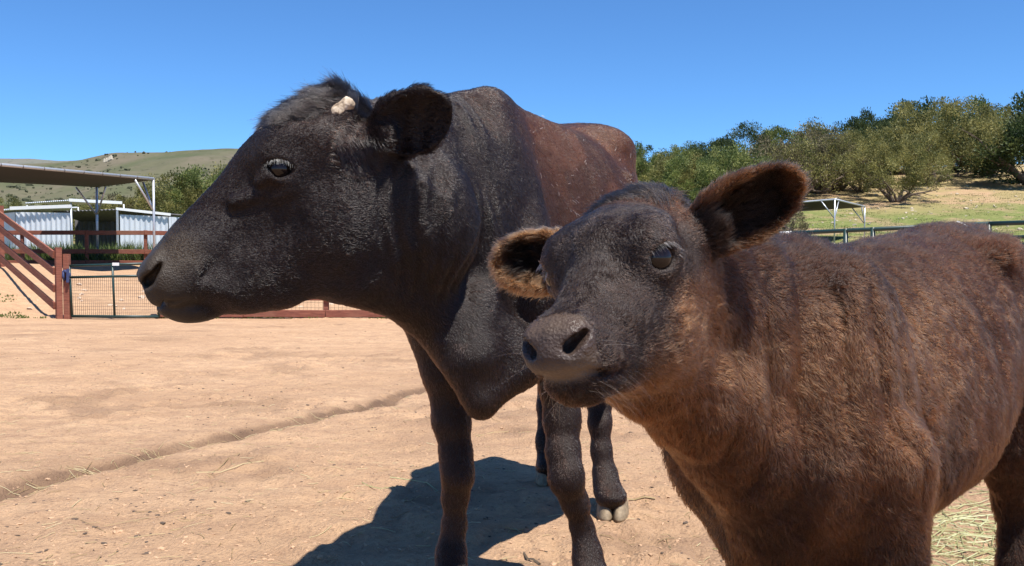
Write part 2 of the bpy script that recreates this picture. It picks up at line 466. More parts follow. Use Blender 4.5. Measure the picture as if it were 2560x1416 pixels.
def relief(X, Y):
    P = np.stack([X, Y, np.zeros_like(X)], -1)
    near = 1 - sstep(Y, 20, 60)
    r = fbm(P, .35, 3, 1)*.05*sstep(Y, 6, 14)
    r = r + fbm(P*np.array([.7, 1.3, 1]), 2.2, 4, 5)*.022*near + fbm(P, 9, 4, 9, .6)*.017*near
    trod = sstep(fbm(P, 1.1, 3, 14), -.05, .25)                              # trampled patches
    r = r + trod*(np.abs(vnoise(P, 9, 20)) - .35)*.034*near
    d, s, al = pline(P[:, :2], DITCH)
    wob = .04*vnoise(P, 2.3, 33) + .025*vnoise(P, 9, 34)
    dd = d*s + wob                                                          # >0 beyond the ditch
    ch = np.exp(-(dd/.065)**2)*.034 + sstep(dd, .02, .09)*(1 - sstep(dd, .12, .7))*-.012
    r = r - ch*(1 - sstep(Y, 9, 12)) + .0
    return r, dd, trod
xs = np.concatenate([-np.geomspace(4.2, 4000, 70)[::-1], np.arange(-4.18, 3.0, .024), np.geomspace(3.02, 4000, 80)])
ys = np.concatenate([[-400, -60, -10, -3, -1, 0, .8, 1.4], np.arange(1.8, 9.0, .026), 9.0*np.geomspace(1, 20/9., 150)[1:], np.geomspace(20.2, 120, 120), np.geomspace(130, 6000, 30)])
GX, GY = np.meshgrid(xs, ys, indexing='ij'); gx, gy = GX.ravel(), GY.ravel()
gz = terrain(gx, gy); rr, dd, trod = relief(gx, gy); gz = gz + rr*(gy > -1)
nx, ny = len(xs), len(ys); I = (np.arange(nx-1)[:, None]*ny + np.arange(ny-1)[None]).ravel()
gq = np.stack([I, I+ny, I+ny+1, I+1], 1)

def ground_material():
    k = NT('pen_dirt'); p = k.pos()
    grass = k.n('ShaderNodeAttribute', _attribute_name='grass').outputs['Fac']
    wet = k.n('ShaderNodeAttribute', _attribute_name='wet').outputs['Fac']
    st = k.n('ShaderNodeMapping', Vector=p, Scale=(1.0, 2.0, 1.0)).outputs[0]
    n1 = k.noise(st, .55, 6, .6, .4); n2 = k.noise(st, 4.5, 8, .65, .3); n3 = k.noise(p, 38, 6, .7)
    base = k.ramp(n1, [(.28, (.420, .262, .152)), (.50, (.505, .322, .190)), (.72, (.575, .378, .228))])
    c = k.mix(k.ramp(n2, [(.40, (0, 0, 0)), (.75, (.85, .85, .85))]), base, (.330, .200, .125))
    c = k.mix(k.ramp(n3, [(.52, (0, 0, 0)), (.70, (.85, .85, .85))]), c, (.255, .155, .098))
    crumbs = k.n('ShaderNodeTexVoronoi', Vector=p, Scale=75.0, Randomness=1.0).outputs['Distance']
    pal = k.ramp(k.noise(p, 120, 4, .6), [(.60, (0, 0, 0)), (.70, (.6, .6, .6))]); c = k.mix(pal, c, (.60, .42, .28))
    c = k.mix(wet, c, (.135, .082, .054))
    # hillside: thin spring grass over pale soil
    g1 = k.noise(p, .30, 6, .65); g2 = k.noise(p, 3.2, 6, .7)
    gc = k.ramp(g2, [(.32, (.090, .120, .030)), (.52, (.155, .178, .052)), (.75, (.240, .215, .092))])
    bare = k.ramp(g1, [(.50, (0, 0, 0)), (.64, (1, 1, 1))])
    gc = k.mix(bare, gc, k.ramp(g2, [(.3, (.24, .165, .095)), (.7, (.37, .26, .155))]))
    c = k.mix(grass, c, gc)
    k.l(c, k.b.inputs['Base Color']); k.b.inputs['Roughness'].default_value = .93; k.b.inputs['Specular IOR Level'].default_value = .18
    h = k.math('ADD', k.math('MULTIPLY', n3, .6), k.math('ADD', k.math('MULTIPLY', crumbs, .35), k.math('MULTIPLY', k.noise(p, 220, 4, .7), .35)))
    k.bump(h, 1.0, .022)
    return k.m
ground = mesh_np('ground', np.stack([gx, gy, gz], 1), gq, ground_material())
tag(ground, kind='structure')
gr = sstep(gy + 1.2*vnoise(np.stack([gx, gy, gx*0], 1), .5, 3), 27.0, 29.0)
rw = sstep(gx, 1.0, 4.0); gr = np.maximum(gr, rw*sstep(gy + .8*vnoise(np.stack([gx, gy, gx*0], 1), .6, 8), 15.5, 18.0))
gr = gr*(1 - .45*sstep(gy + 3*vnoise(np.stack([gx, gy, gx*0], 1), .25, 19), 57, 66)*sstep(gx, 18, 26))
set_float(ground, gr, 'grass')
wt = np.exp(-((dd - .01)/.060)**4)*1.0 + .30*np.exp(-((dd-.07)/.09)**2); wt = np.clip(wt, 0, 1)*(gy < 12)*(.75 + .25*vnoise(np.stack([gx, gy, gx*0], 1), 5, 2))
wt = np.maximum(wt, .32*trod*(gy < 16)*sstep(vnoise(np.stack([gx, gy, gx*0], 1), 3.0, 77), .1, .5))
set_float(ground, np.clip(wt, 0, 1), 'wet')
def gz_at(x, y):
    x = np.atleast_1d(np.asarray(x, float)); y = np.atleast_1d(np.asarray(y, float)); r, _, _ = relief(x, y); return terrain(x, y) + r

# ---------------------------------------------------------------- hills
def hill_mat(name, a, b, c, spots):
    k = NT(name); p = k.pos(); n1 = k.noise(p, .012, 7, .6, .5); n2 = k.noise(p, .08, 6, .7)
    col = k.ramp(n1, [(.36, a), (.50, b), (.64, c)])
    col = k.mix(k.ramp(n2, [(.45, (0, 0, 0)), (.8, (.55, .55, .55))]), col, tuple(x*.72 for x in b))
    v = k.n('ShaderNodeTexVoronoi', Vector=p, Scale=spots).outputs['Distance']
    dot = k.ramp(v, [(.18, (1, 1, 1)), (.34, (0, 0, 0))]); sel = k.ramp(k.noise(p, .025, 4), [(.46, (0, 0, 0)), (.58, (.85, .85, .85))])
    col = k.mix(k.mix(1.0, dot, sel, 'MULTIPLY'), col, (.050, .052, .028))
    k.l(col, k.b.inputs['Base Color']); k.b.inputs['Roughness'].default_value = .95; k.b.inputs['Specular IOR Level'].default_value = .1
    return k.m
def hill(name, crest, d0, d1, base, mat, seed, amp):
    px = np.linspace(crest[0][0], crest[-1][0], 320); yc = spline([c[0] for c in crest], [c[1] for c in crest], px)
    t = np.concatenate([np.linspace(0, 1, 90), np.linspace(1.03, 1.6, 12)])
    PX, T = np.meshgrid(px, t, indexing='ij'); D = d0 + (d1 - d0)*T
    zc = .96 + (633 - np.repeat(yc[:, None], len(t), 1))/FPX*d1
    sh = np.where(T <= 1, np.clip(T, 0, 1)**1.55, 1 - (T - 1)*1.2); Z = base + (zc - base)*sh
    X = (PX - CXP)/FPX*D; P = np.stack([X, D, X*0], -1).reshape(-1, 3)
    Z = Z + (fbm(P, 1/(.10*d1), 5, seed).reshape(Z.shape)*amp)*np.clip(T*(1.05 - T)*4, 0, 1)*(T < 1) + fbm(P, 1/(.02*d1), 3, seed+5).reshape(Z.shape)*amp*.05
    n, m = Z.shape; I = (np.arange(n-1)[:, None]*m + np.arange(m-1)[None]).ravel(); q = np.stack([I, I+m, I+m+1, I+1], 1)
    o = mesh_np(name, np.stack([X.ravel(), D.ravel(), Z.ravel()], 1), q, mat); tag(o, kind='structure'); return np.stack([X, D, Z], -1)[:, :90]
HA = hill('hills', [(-900, 470), (-500, 440), (-200, 420), (40, 412), (150, 407), (200, 402), (240, 394), (280, 385), (330, 383), (400, 383), (450, 379), (540, 375), (600, 374), (720, 385), (950, 420), (1250, 490), (1600, 560), (2000, 600)],
     240, 1000, 3.0, hill_mat('near_hill_scrub', (.078, .088, .046), (.105, .102, .062), (.130, .112, .080), .12), 3, 16)
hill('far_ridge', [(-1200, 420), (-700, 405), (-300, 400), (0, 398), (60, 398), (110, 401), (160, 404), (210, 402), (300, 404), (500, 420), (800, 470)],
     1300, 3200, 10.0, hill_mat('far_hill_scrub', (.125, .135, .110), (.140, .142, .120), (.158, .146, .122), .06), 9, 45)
# pale rock outcrop on the near hill
mb = MB()
for i in range(9):
    c = at(262 + i*2.4 + random.uniform(-1.5, 1.5), 399 - i*1.0 + random.uniform(-1, 1), 905); s = random.uniform(.6, 1.2)
    V = []
    for k_ in range(8):
        a = k_*math.pi/4
        V.append(tuple(c + np.array([math.cos(a)*s*1.6, math.sin(a)*s*1.6, -3.0])))
    for k_ in range(8):
        a = k_*math.pi/4; V.append(tuple(c + np.array([math.cos(a)*s*random.uniform(.5, 1.1), math.sin(a)*s*.8, random.uniform(.2, 1.0)*s])))
    mb.add(V, [(k_, (k_+1) % 8, 8+(k_+1) % 8, 8+k_) for k_ in range(8)] + [tuple(range(8, 16))])
tag(mb.build('rock_outcrop', simple_mat('pale_rock', (.42, .37, .29), .9)), 'small pale rock outcrop high on the green hill', 'rocks')

# ================================================================ timber fences, gate
WOOD = NT('red_timber'); _p = WOOD.pos()
_w = WOOD.n('ShaderNodeMapping', Vector=_p, Scale=(3.0, 3.0, 26.0)).outputs[0]
_c = WOOD.ramp(WOOD.noise(_w, 1.6, 8, .65, .6), [(.30, (.120, .036, .022)), (.50, (.215, .068, .040)), (.72, (.300, .115, .070))])
_c = WOOD.mix(WOOD.ramp(WOOD.noise(_p, .9, 5, .6), [(.50, (0, 0, 0)), (.75, (.7, .7, .7))]), _c, (.235, .135, .085))
WOOD.l(_c, WOOD.b.inputs['Base Color']); WOOD.b.inputs['Roughness'].default_value = .8; WOOD.bump(WOOD.noise(_w, 5, 6, .6), .4, .006)
WOOD = WOOD.m
WIRE = simple_mat('wire', (.10, .10, .09), .5, .6)
GREEN = simple_mat('green_pipe', (.012, .036, .032), .42, 0, .25, 9, spec=.5)
GALV = simple_mat('galvanised_pipe', (.48, .50, .53), .42, .55, .12, 14)
WHITE = simple_mat('white_tag', (.72, .72, .70), .6)

def rail_fence(name, pts, heights, label, post_h, post_w=.10, rail_h=.14, rail_t=.04, mesh_h=None, follow=True, posts=None, cat='fence', group=None):
    """timber fence through post points (x,y); rails hang on the viewer's side"""
    root = empty(name, (*pts[0], float(gz_at(*pts[0])[0]))); tag(root, label, cat, group)
    g = [float(terrain(np.array([p[0]]), np.array([p[1]]))[0]) for p in pts]
    for i, (p, z) in enumerate(zip(pts, g)):
        d = np.array(pts[min(i+1, len(pts)-1)]) - np.array(pts[max(i-1, 0)]); d = d/np.linalg.norm(d)
        MB().bar((p[0], p[1], z - .4), (p[0], p[1], z + post_h), post_w, post_w, up=(d[0], d[1], 0), bev=.008).build('post', WOOD, root)
    for i in range(len(pts) - 1):
        a = np.array(pts[i]); b = np.array(pts[i+1]); d = (b - a)/np.linalg.norm(b - a); n = np.array([d[1], -d[0]]); n = n if n[1] < 0 else -n
        o = n*(post_w/2 + rail_t/2 + .003); e = d*.006
        for hgt in heights:
            s0 = random.uniform(-.006, .006)
            MB().bar((*(a + o + e), g[i] + hgt + s0), (*(b + o - e), g[i+1] + hgt - s0), rail_t, rail_h, bev=.006).build('rail', WOOD, root)
        if mesh_h:
            mb = MB(); L = np.linalg.norm(b - a); oo = -n*(post_w/2 + .01)
            for k_ in range(int(L/.075)):
                q = a + d*(k_*.075) + oo; zz = g[i] + (g[i+1]-g[i])*(k_*.075/L); mb.bar((*q, zz), (*q, zz + mesh_h), .0036, .0036, up=(d[0], d[1], 0))
            for k_ in range(int(mesh_h/.10) + 1):
                mb.bar((*(a + oo), g[i] + k_*.1), (*(b + oo), g[i+1] + k_*.1), .0036, .0036)
            tag(mb.build('wire_mesh', WIRE, root), kind='stuff')
    return root
def gp(px, d): return ((px - CXP)/FPX*d, d)
rail_fence('timber_fence', [gp(146, 17.55), gp(4, 20.8), gp(-150, 24.5), gp(-300, 28)], [.24, .57, .90, 1.22], 'red-brown timber rail fence climbing the dirt bank beside the gate', 1.36, .11)
rail_fence('timber_fence', [gp(p, 17.75) for p in (402, 610, 815, 1022, 1230, 1440, 1650)], [.095, .42, .75, 1.08], 'red-brown timber fence with wire mesh running below the cow head', 1.24, .10, mesh_h=1.1)
rail_fence('timber_fence', [gp(p, 27.6) for p in (-120, 57, 218, 365, 520, 680)], [.07, .40, .96], 'weathered timber rail fence on the terrace in front of the sheds', 1.04, .09, .13, mesh_h=.7)
g0 = gp(167, 17.6); zt = float(terrain(np.array([g0[0]]), np.array([g0[1]]))[0])
tag(MB().bar((g0[0], g0[1], zt - .4), (g0[0], g0[1], zt + 1.24), .11, .11, up=(1, 0, 0), bev=.01).build('gate_post', WOOD), 'stout red-brown gate post with a blue latch tied to it', 'post')

def pipe_gate():
    root = empty('pipe_gate', (*gp(285, 17.6), -.23)); tag(root, 'dark green pipe gate with wire mesh lower panel', 'gate')
    x0, x1, xm = gp(178, 17.6)[0], gp(396, 17.6)[0], gp(285, 17.6)[0]; y = 17.6; zb, zt_, zm = -.25, .75, .53
    sag = .035
    def t(name, a, b, r=.024): return MB().tube([a, b], r, 12).build(name, GREEN, root, True)
    t('stile', (x0, y, zb), (x0 - .035, y, zt_ - sag)); t('stile', (x1, y, zb - .01), (x1 - .02, y, zt_ + .0)); t('stile', (xm, y, zb), (xm - .03, y, zt_ - sag*.5), .022)
    top = t('top_rail', (x0 - .035, y, zt_ - sag), (x1 - .02, y, zt_ + .015)); t('middle_rail', (x0 - .02, y, zm - sag), (x1 - .01, y, zm)); t('bottom_rail', (x0, y, zb), (x1, y, zb - .01), .026)
    mb = MB()
    for i in range(int((x1-x0)/.038)):
        x = x0 + .03 + i*.038; mb.bar((x, y + .01, zb), (x - .012, y + .01, zm), .0042, .0042, up=(1, 0, 0))
    for i in range(12): z = zb + .06 + i*.062; mb.bar((x0, y + .014, z), (x1, y + .014, z), .0042, .0042)
    tag(mb.build('wire_mesh', WIRE, root), kind='stuff')
    MB().box((xm - .02, y - .030, zt_ - .032), (xm + .11, y - .026, zt_ + .025)).build('tag_plate', WHITE, top)
    return root
pipe_gate()
lk = empty('gate_latch', (*gp(163, 17.5), .45)); tag(lk, 'dark blue chain latch hanging on the gate post', 'latch')
BLUE = simple_mat('blue_latch', (.035, .05, .13), .5)
lx = gp(166, 17.52)[0]
MB().tube([(lx - .05, 17.52, .62), (lx + .02, 17.50, .60), (lx + .06, 17.52, .56), (lx + .03, 17.51, .47), (lx - .04, 17.51, .44), (lx - .06, 17.52, .52), (lx - .05, 17.52, .62)], .028, 8).build('chain', BLUE, lk, True)
MB().bar((lx + .03, 17.50, .40), (lx + .04, 17.50, .66), .05, .05, up=(1, 0, 0), bev=.01).build('bolt', BLUE, lk)

# ================================================================ sheds
CORR = NT('corrugated_iron'); _p = CORR.pos()
_n = CORR.noise(CORR.n('ShaderNodeMapping', Vector=_p, Scale=(4, 4, .6)).outputs[0], 1.2, 6, .6)
CORR.l(CORR.ramp(_n, [(.3, (.52, .55, .60)), (.6, (.64, .66, .70)), (.8, (.56, .55, .54))]), CORR.b.inputs['Base Color'])
CORR.b.inputs['Roughness'].default_value = .5; CORR.b.inputs['Metallic'].default_value = .25; CORR = CORR.m
ROOFW = simple_mat('white_roof_sheet', (.74, .74, .73), .5, .1, .05)
DARKIN = simple_mat('weathered_iron', (.16, .15, .15), .7, .2, .2)
def corr_wall(name, a, b, z0a, z1a, z0b, z1b, mat, root, pitch=.19, amp=.022):
    """corrugated sheet standing between plan points a and b"""
    a = np.array(a); b = np.array(b); L = np.linalg.norm(b - a); d = (b - a)/L; n = np.array([d[1], -d[0]]); N_ = max(8, int(L/pitch*8)); V = []
    for th in (0, .012):
        for i in range(N_ + 1):
            t = i/N_; ph = (t*L/pitch) % 1.0; o = amp*(np.clip(abs(ph - .5)*6 - 1.6, -1, 1)) + th
            q = a + d*t*L + n*o; V += [(*q, z0a + (z0b-z0a)*t), (*q, z1a + (z1b-z1a)*t)]
    m = (N_ + 1)*2; F = []
    for i in range(N_):
        F.append((2*i, 2*i+2, 2*i+3, 2*i+1)); F.append((m+2*i, m+2*i+1, m+2*i+3, m+2*i+2)); F.append((2*i+1, 2*i+3, m+2*i+3, m+2*i+1))
    return MB().add(V, F).build(name, mat, root)
def corr_roof(name, p00, p10, p11, p01, mat, root, pitch=.19, amp=.022, th=.02):
    """corrugations run from edge p00-p10 to edge p01-p11"""
    p = [np.array(q, float) for q in (p00, p10, p11, p01)]; L = np.linalg.norm(p[1] - p[0]); N_ = max(8, int(L/pitch*6)); V = []
    for off in (0, -th):
        for i in range(N_ + 1):
            t = i/N_; o = np.array([0, 0, amp*math.sin(2*math.pi*t*L/pitch) + off]); V += [p[0] + (p[1]-p[0])*t + o, p[3] + (p[2]-p[3])*t + o]
    m = (N_ + 1)*2; F = []
    for i in range(N_):
        F += [(2*i, 2*i+2, 2*i+3, 2*i+1), (m+2*i, m+2*i+1, m+2*i+3, m+2*i+2), (2*i, m+2*i, m+2*i+2, 2*i+2), (2*i+1, 2*i+3, m+2*i+3, m+2*i+1)]
    F += [(0, 1, m+1, m), (2*N_, m+2*N_, m+2*N_+1, 2*N_+1)]
    return MB().add(V, F).build(name, mat, root)
def zpx(py, d): return CAM_H + (633 - py)/FPX*d
def shed_left():
    d = 34.0; x0, x1 = gp(43, d)[0], gp(180, d)[0]; r = empty('shed', (x0, d, .7)); tag(r, 'pale corrugated iron shed nearest the timber fence corner', 'shed')
    zt_ = zpx(531, d); zt1 = zpx(533, d)
    corr_wall('front_wall', (x0, d), (x1, d), .6, zt_, .6, zt1, CORR, r)
    xl, dl = gp(-70, 37.2)[0], 37.2
    corr_wall('side_wall', (xl, dl), (x0 - .05, d + .05), .6, zpx(533, d), .6, zt_, CORR, r)
    z2 = zpx(522, d)
    corr_roof('roof', (x0 - .12, d - .10, z2 - .02), (xl - .3, dl + .1, z2 - .05), (xl + 2.2, dl + 2.3, z2 + .12), (x1 + .1, d + .3, z2 + .06), CORR, r)
    MB().bar((x0 - .14, d - .16, z2), (x1 + .05, d - .10, z2 + .08), .05, .12).build('fascia', ROOFW, r)
    MB().tube([(x1 + .06, d - .05, .55), (x1 + .02, d - .05, z2 + .12)], .035, 8).build('post', GALV, r, True)
shed_left()
def shed_back():
    d = 41.0; r = empty('shed', (*gp(185, d), 1.0)); tag(r, 'open sided shelter with a flat white edged roof behind the sheds', 'shelter')
    a = gp(66, d + 2.6); b = gp(176, d); c = gp(308, d + 1.6); e = (a[0] + c[0] - b[0], a[1] + c[1] - b[1]); z = zpx(503, d); z1 = zpx(501, d)
    corr_roof('roof', (*b, z1), (*a, z + .05), (*e, z + .1), (*c, z), CORR, r)
    MB().bar((b[0], b[1] - .05, z1), (c[0], c[1] - .05, z), .05, .13).build('fascia', ROOFW, r)
    for q in (a, b, c, e): MB().tube([(q[0], q[1] + .15, .8), (q[0], q[1] + .15, z - .06)], .04, 8).build('post', GALV, r, True)
shed_back()
def shed_right():
    d = 36.0; r = empty('shed', (*gp(300, d), .8)); tag(r, 'corrugated iron shed with a dark open bay beside its pale wall', 'shed')
    x0, x1 = gp(302, d), gp(421, d + .6); zf = zpx(537, d)
    corr_wall('front_wall', x0, x1, .6, zf, .6, zpx(541, d), CORR, r)
    b0, b1 = gp(190, d + 2.6), gp(301, d + 2.6)
    corr_wall('back_wall', b0, (b1[0] + .3, b1[1]), .6, zpx(543, d + 2.6), .6, zpx(542, d + 2.6), DARKIN, r)
    corr_wall('side_wall', x1, (x1[0] + .6, d + 3.4), .6, zpx(541, d), .6, zpx(540, d), CORR, r)
    zr = zpx(524, d)
    corr_roof('roof', (x0[0] - .1, d - .08, zr), (b0[0] - .2, b0[1] - 1.6, zr - .04), (b0[0] + .3, b0[1] + .8, zr - .5), (x1[0] + .35, d + 1.2, zpx(541, d) + .10), DARKIN, r)
    MB().bar((x0[0] - .1, d - .13, zr + .02), (x1[0] + .15, d + .52, zpx(539, d) + .05), .05, .10).build('fascia', ROOFW, r)
    MB().bar((b0[0], b0[1] - 1.3, .5), (b0[0], b0[1] - 1.3, zr - .05), .10, .10, up=(1, 0, 0)).build('post', GALV, r)
    MB().bar((x0[0] - .06, d - .1, .5), (x0[0] - .06, d - .1, zr - .03), .07, .07, up=(1, 0, 0)).build('post', GALV, r)
shed_right()

# ================================================================ shade canopies
SHADE = NT('shade_cloth'); _p = SHADE.pos()
SHADE.l(SHADE.mix(SHADE.noise(_p, 2.5, 5), (.020, .022, .024), (.032, .034, .036)), SHADE.b.inputs['Base Color']); SHADE.b.inputs['Roughness'].default_value = .9; SHADE = SHADE.m
def canopy(label, corners, sag, foot, braces, tie_edges, name='shade_canopy'):
    """corners: four (x,y,z) in order; posts under the corners listed in foot"""
    c = [np.array(q, float) for q in corners]; root = empty(name, (c[0][0], c[0][1], foot[0][1])); tag(root, label, 'canopy')
    n = 18; V = []
    for off in (0, -.012):
        for i in range(n+1):
            for j in range(n+1):
                u, v = i/n, j/n; p = (c[0]*(1-u) + c[1]*u)*(1-v) + (c[3]*(1-u) + c[2]*u)*v
                V.append(p + np.array([0, 0, -sag*16*u*(1-u)*v*(1-v) + .02*math.sin(u*14)*math.sin(v*9)*4*u*(1-u)*v*(1-v) + off - .03]))
    m = (n+1)**2; F = []
    for i in range(n):
        for j in range(n):
            a = i*(n+1)+j; F += [(a, a+n+1, a+n+2, a+1), (m+a, m+a+1, m+a+n+2, m+a+n+1)]
    MB().add(V, F).build('cloth', SHADE, root, True)
    for k_ in range(4):
        MB().tube([c[k_], c[(k_+1) % 4]], .042, 10).build('pipe', GALV, root, True)
    for k_ in tie_edges:
        a, b = c[k_], c[(k_+1) % 4]; nt = int(np.linalg.norm(b - a)/.55); dr = (b-a)/np.linalg.norm(b-a)
        for i in range(1, nt):
            p = a + (b-a)*i/nt; MB().tube([p - dr*.012, p + dr*.012], .049, 8).build('tie', DARKIN, root)
    for (k_, zf) in foot:
        p = c[k_]; q = np.array([p[0], p[1], zf]); MB().tube([q, p - np.array([0, 0, .02])], .034, 10).build('post', GALV, root, True)
        for nb in braces:
            o = c[(k_+nb) % 4]; dr = unit(o - p); dr = unit([dr[0], dr[1], 0]); MB().tube([p + np.array([0, 0, -.85]) + dr*.04, p + dr*.62 + np.array([0, 0, -.07])], .028, 10).build('brace', GALV, root, True)
    return root
zc = 3.02
canopy('wide grey shade canopy on silver poles above the terrace fence', [(-9.95, 25.6, zc), (-12.65, 28.1, zc - .02), (-18.6, 21.5, zc), (-14.3, 17.2, zc + .02)], .14, [(0, .42), (1, .55), (2, .5), (3, .4)], (1, -1), (3,))
dz = 43.0
canopy('small grey shade canopy on silver poles across the grassy slope', [(*gp(2085, dz), zpx(499, dz)), (*gp(2160, dz + 4.5), zpx(517, dz + 4.5)), (*gp(1790, dz + 5.5), zpx(541, dz + 5.5)), (*gp(1712, dz + 1), zpx(530, dz + 1))], .10, [(0, 1.2), (1, 1.5), (2, 1.4), (3, 1.2)], (1, -1), (1,))

# ================================================================ green pipe fence by the slope
def pipe_fence():
    A = np.array([*gp(1780, 15.4)]); B = np.array([*gp(2470, 12.6)]); E = np.array([*gp(2760, 11.8)])
    za, zb_ = zpx(593, 15.4), zpx(560, 12.6); ze = zpx(551, 11.8)
    r = empty('pipe_fence', (A[0], A[1], .1)); tag(r, 'dark green pipe rail fence running behind the calf back', 'fence')
    def pt(t): return A + (B - A)*t, za + (zb_ - za)*t
    def tb(name, a, b, rad=.032): MB().tube([a, b], rad, 12).build(name, GREEN, r, True)
    tb('top_rail', (*A, za), (*B, zb_)); tb('top_rail', (*B, zb_), (*E, ze))
    for px in (1840, 1963, 2113, 2181, 2330, 2470):
        t = (px - 1780)/(2470 - 1780.); t = t*15.4/(t*15.4 + (1-t)*12.6) if False else t
        # parameter along the line for this bearing
        bx = (px - CXP)/FPX; t = (bx*A[1] - A[0])/((B - A)[0] - bx*(B - A)[1]); p, z = pt(t)
        tb('post', (*p, -.2), (*p, z - .01 if px not in (2113, 2181) else z + .03), .036)
    tb('middle_rail', (*A, za - .42), (*B, zb_ - .40), .028); tb('bottom_rail', (*A, za - .85), (*B, zb_ - .85), .028)
    MB().tube([(*pt(.285)[0], pt(.285)[1]), (*pt(.330)[0], pt(.330)[1])], .0345, 12).build('tag_band', WHITE, r, True)
pipe_fence()
def side_gate():
    r = empty('pipe_gate', (*gp(2530, 11.9), .0)); tag(r, 'dark green mesh gate panel behind the calf rump', 'gate')
    a = gp(2452, 11.9); b = gp(2566, 11.6); c_ = gp(2720, 11.0)
    def tb(name, p, q, rad=.024): MB().tube([p, q], rad, 10).build(name, GREEN, r, True)
    tb('top_rail', (*a, zpx(597, 11.9)), (*c_, zpx(586, 11.0))); tb('middle_rail', (*a, zpx(613, 11.9)), (*c_, zpx(613, 11.0)), .036); tb('lower_rail', (*a, zpx(624, 11.9)), (*c_, zpx(624, 11.0)), .018)
    tb('bottom_rail', (*a, .05), (*c_, .05)); tb('stile', (*a, .03), (*a, zpx(597, 11.9))); tb('stile', (*b, .03), (*b, zpx(592, 11.6)), .03); tb('stile', (*c_, .03), (*c_, zpx(586, 11)))
    mb = MB(); A = np.array(a); C_ = np.array(c_); L = np.linalg.norm(C_ - A)
    for i in range(int(L/.05)): q = A + (C_ - A)*(i*.05/L); mb.bar((*q, .05), (*q, .98), .004, .004, up=(1, 0, 0))
    for i in range(18): mb.bar((*A, .06 + i*.052), (*C_, .06 + i*.052), .004, .004)
    tag(mb.build('wire_mesh', WIRE, r), kind='stuff')
side_gate()
tag(MB().bar((*gp(1820, 15.9), zpx(623, 15.9)), (*gp(2060, 15.0), zpx(620, 15.0)), .04, .14, bev=.006).build('kick_board', WOOD), 'long red-brown timber board under the green pipe fence', 'board')

# ================================================================ trees
def leaf_mat(name, a, b, c):
    k = NT(name); t = k.n('ShaderNodeAttribute', _attribute_name='tone').outputs['Fac']
    col = k.ramp(t, [(.05, a), (.5, b), (.95, c)])
    k.l(col, k.b.inputs['Base Color']); k.b.inputs['Roughness'].default_value = .6; k.b.inputs['Specular IOR Level'].default_value = .3
    tr = k.n('ShaderNodeBsdfTranslucent'); k.l(col, tr.inputs['Color']); ms = k.n('ShaderNodeMixShader', Fac=.35)
    k.l(k.b.outputs[0], ms.inputs[1]); k.l(tr.outputs[0], ms.inputs[2]); k.l(ms.outputs[0], k.out.inputs['Surface'])
    return k.m
LEAF = [leaf_mat('juniper_green', (.060, .090, .024), (.150, .185, .054), (.270, .285, .095)),
        leaf_mat('juniper_olive', (.085, .092, .028), (.185, .180, .058), (.310, .280, .100)),
        leaf_mat('juniper_dark', (.028, .050, .020), (.058, .085, .030), (.105, .130, .045)),
        leaf_mat('dry_shrub', (.095, .082, .042), (.165, .140, .075), (.240, .205, .115))]
BARK = simple_mat('bark', (.115, .085, .065), .9, 0, .35, 5, .01)
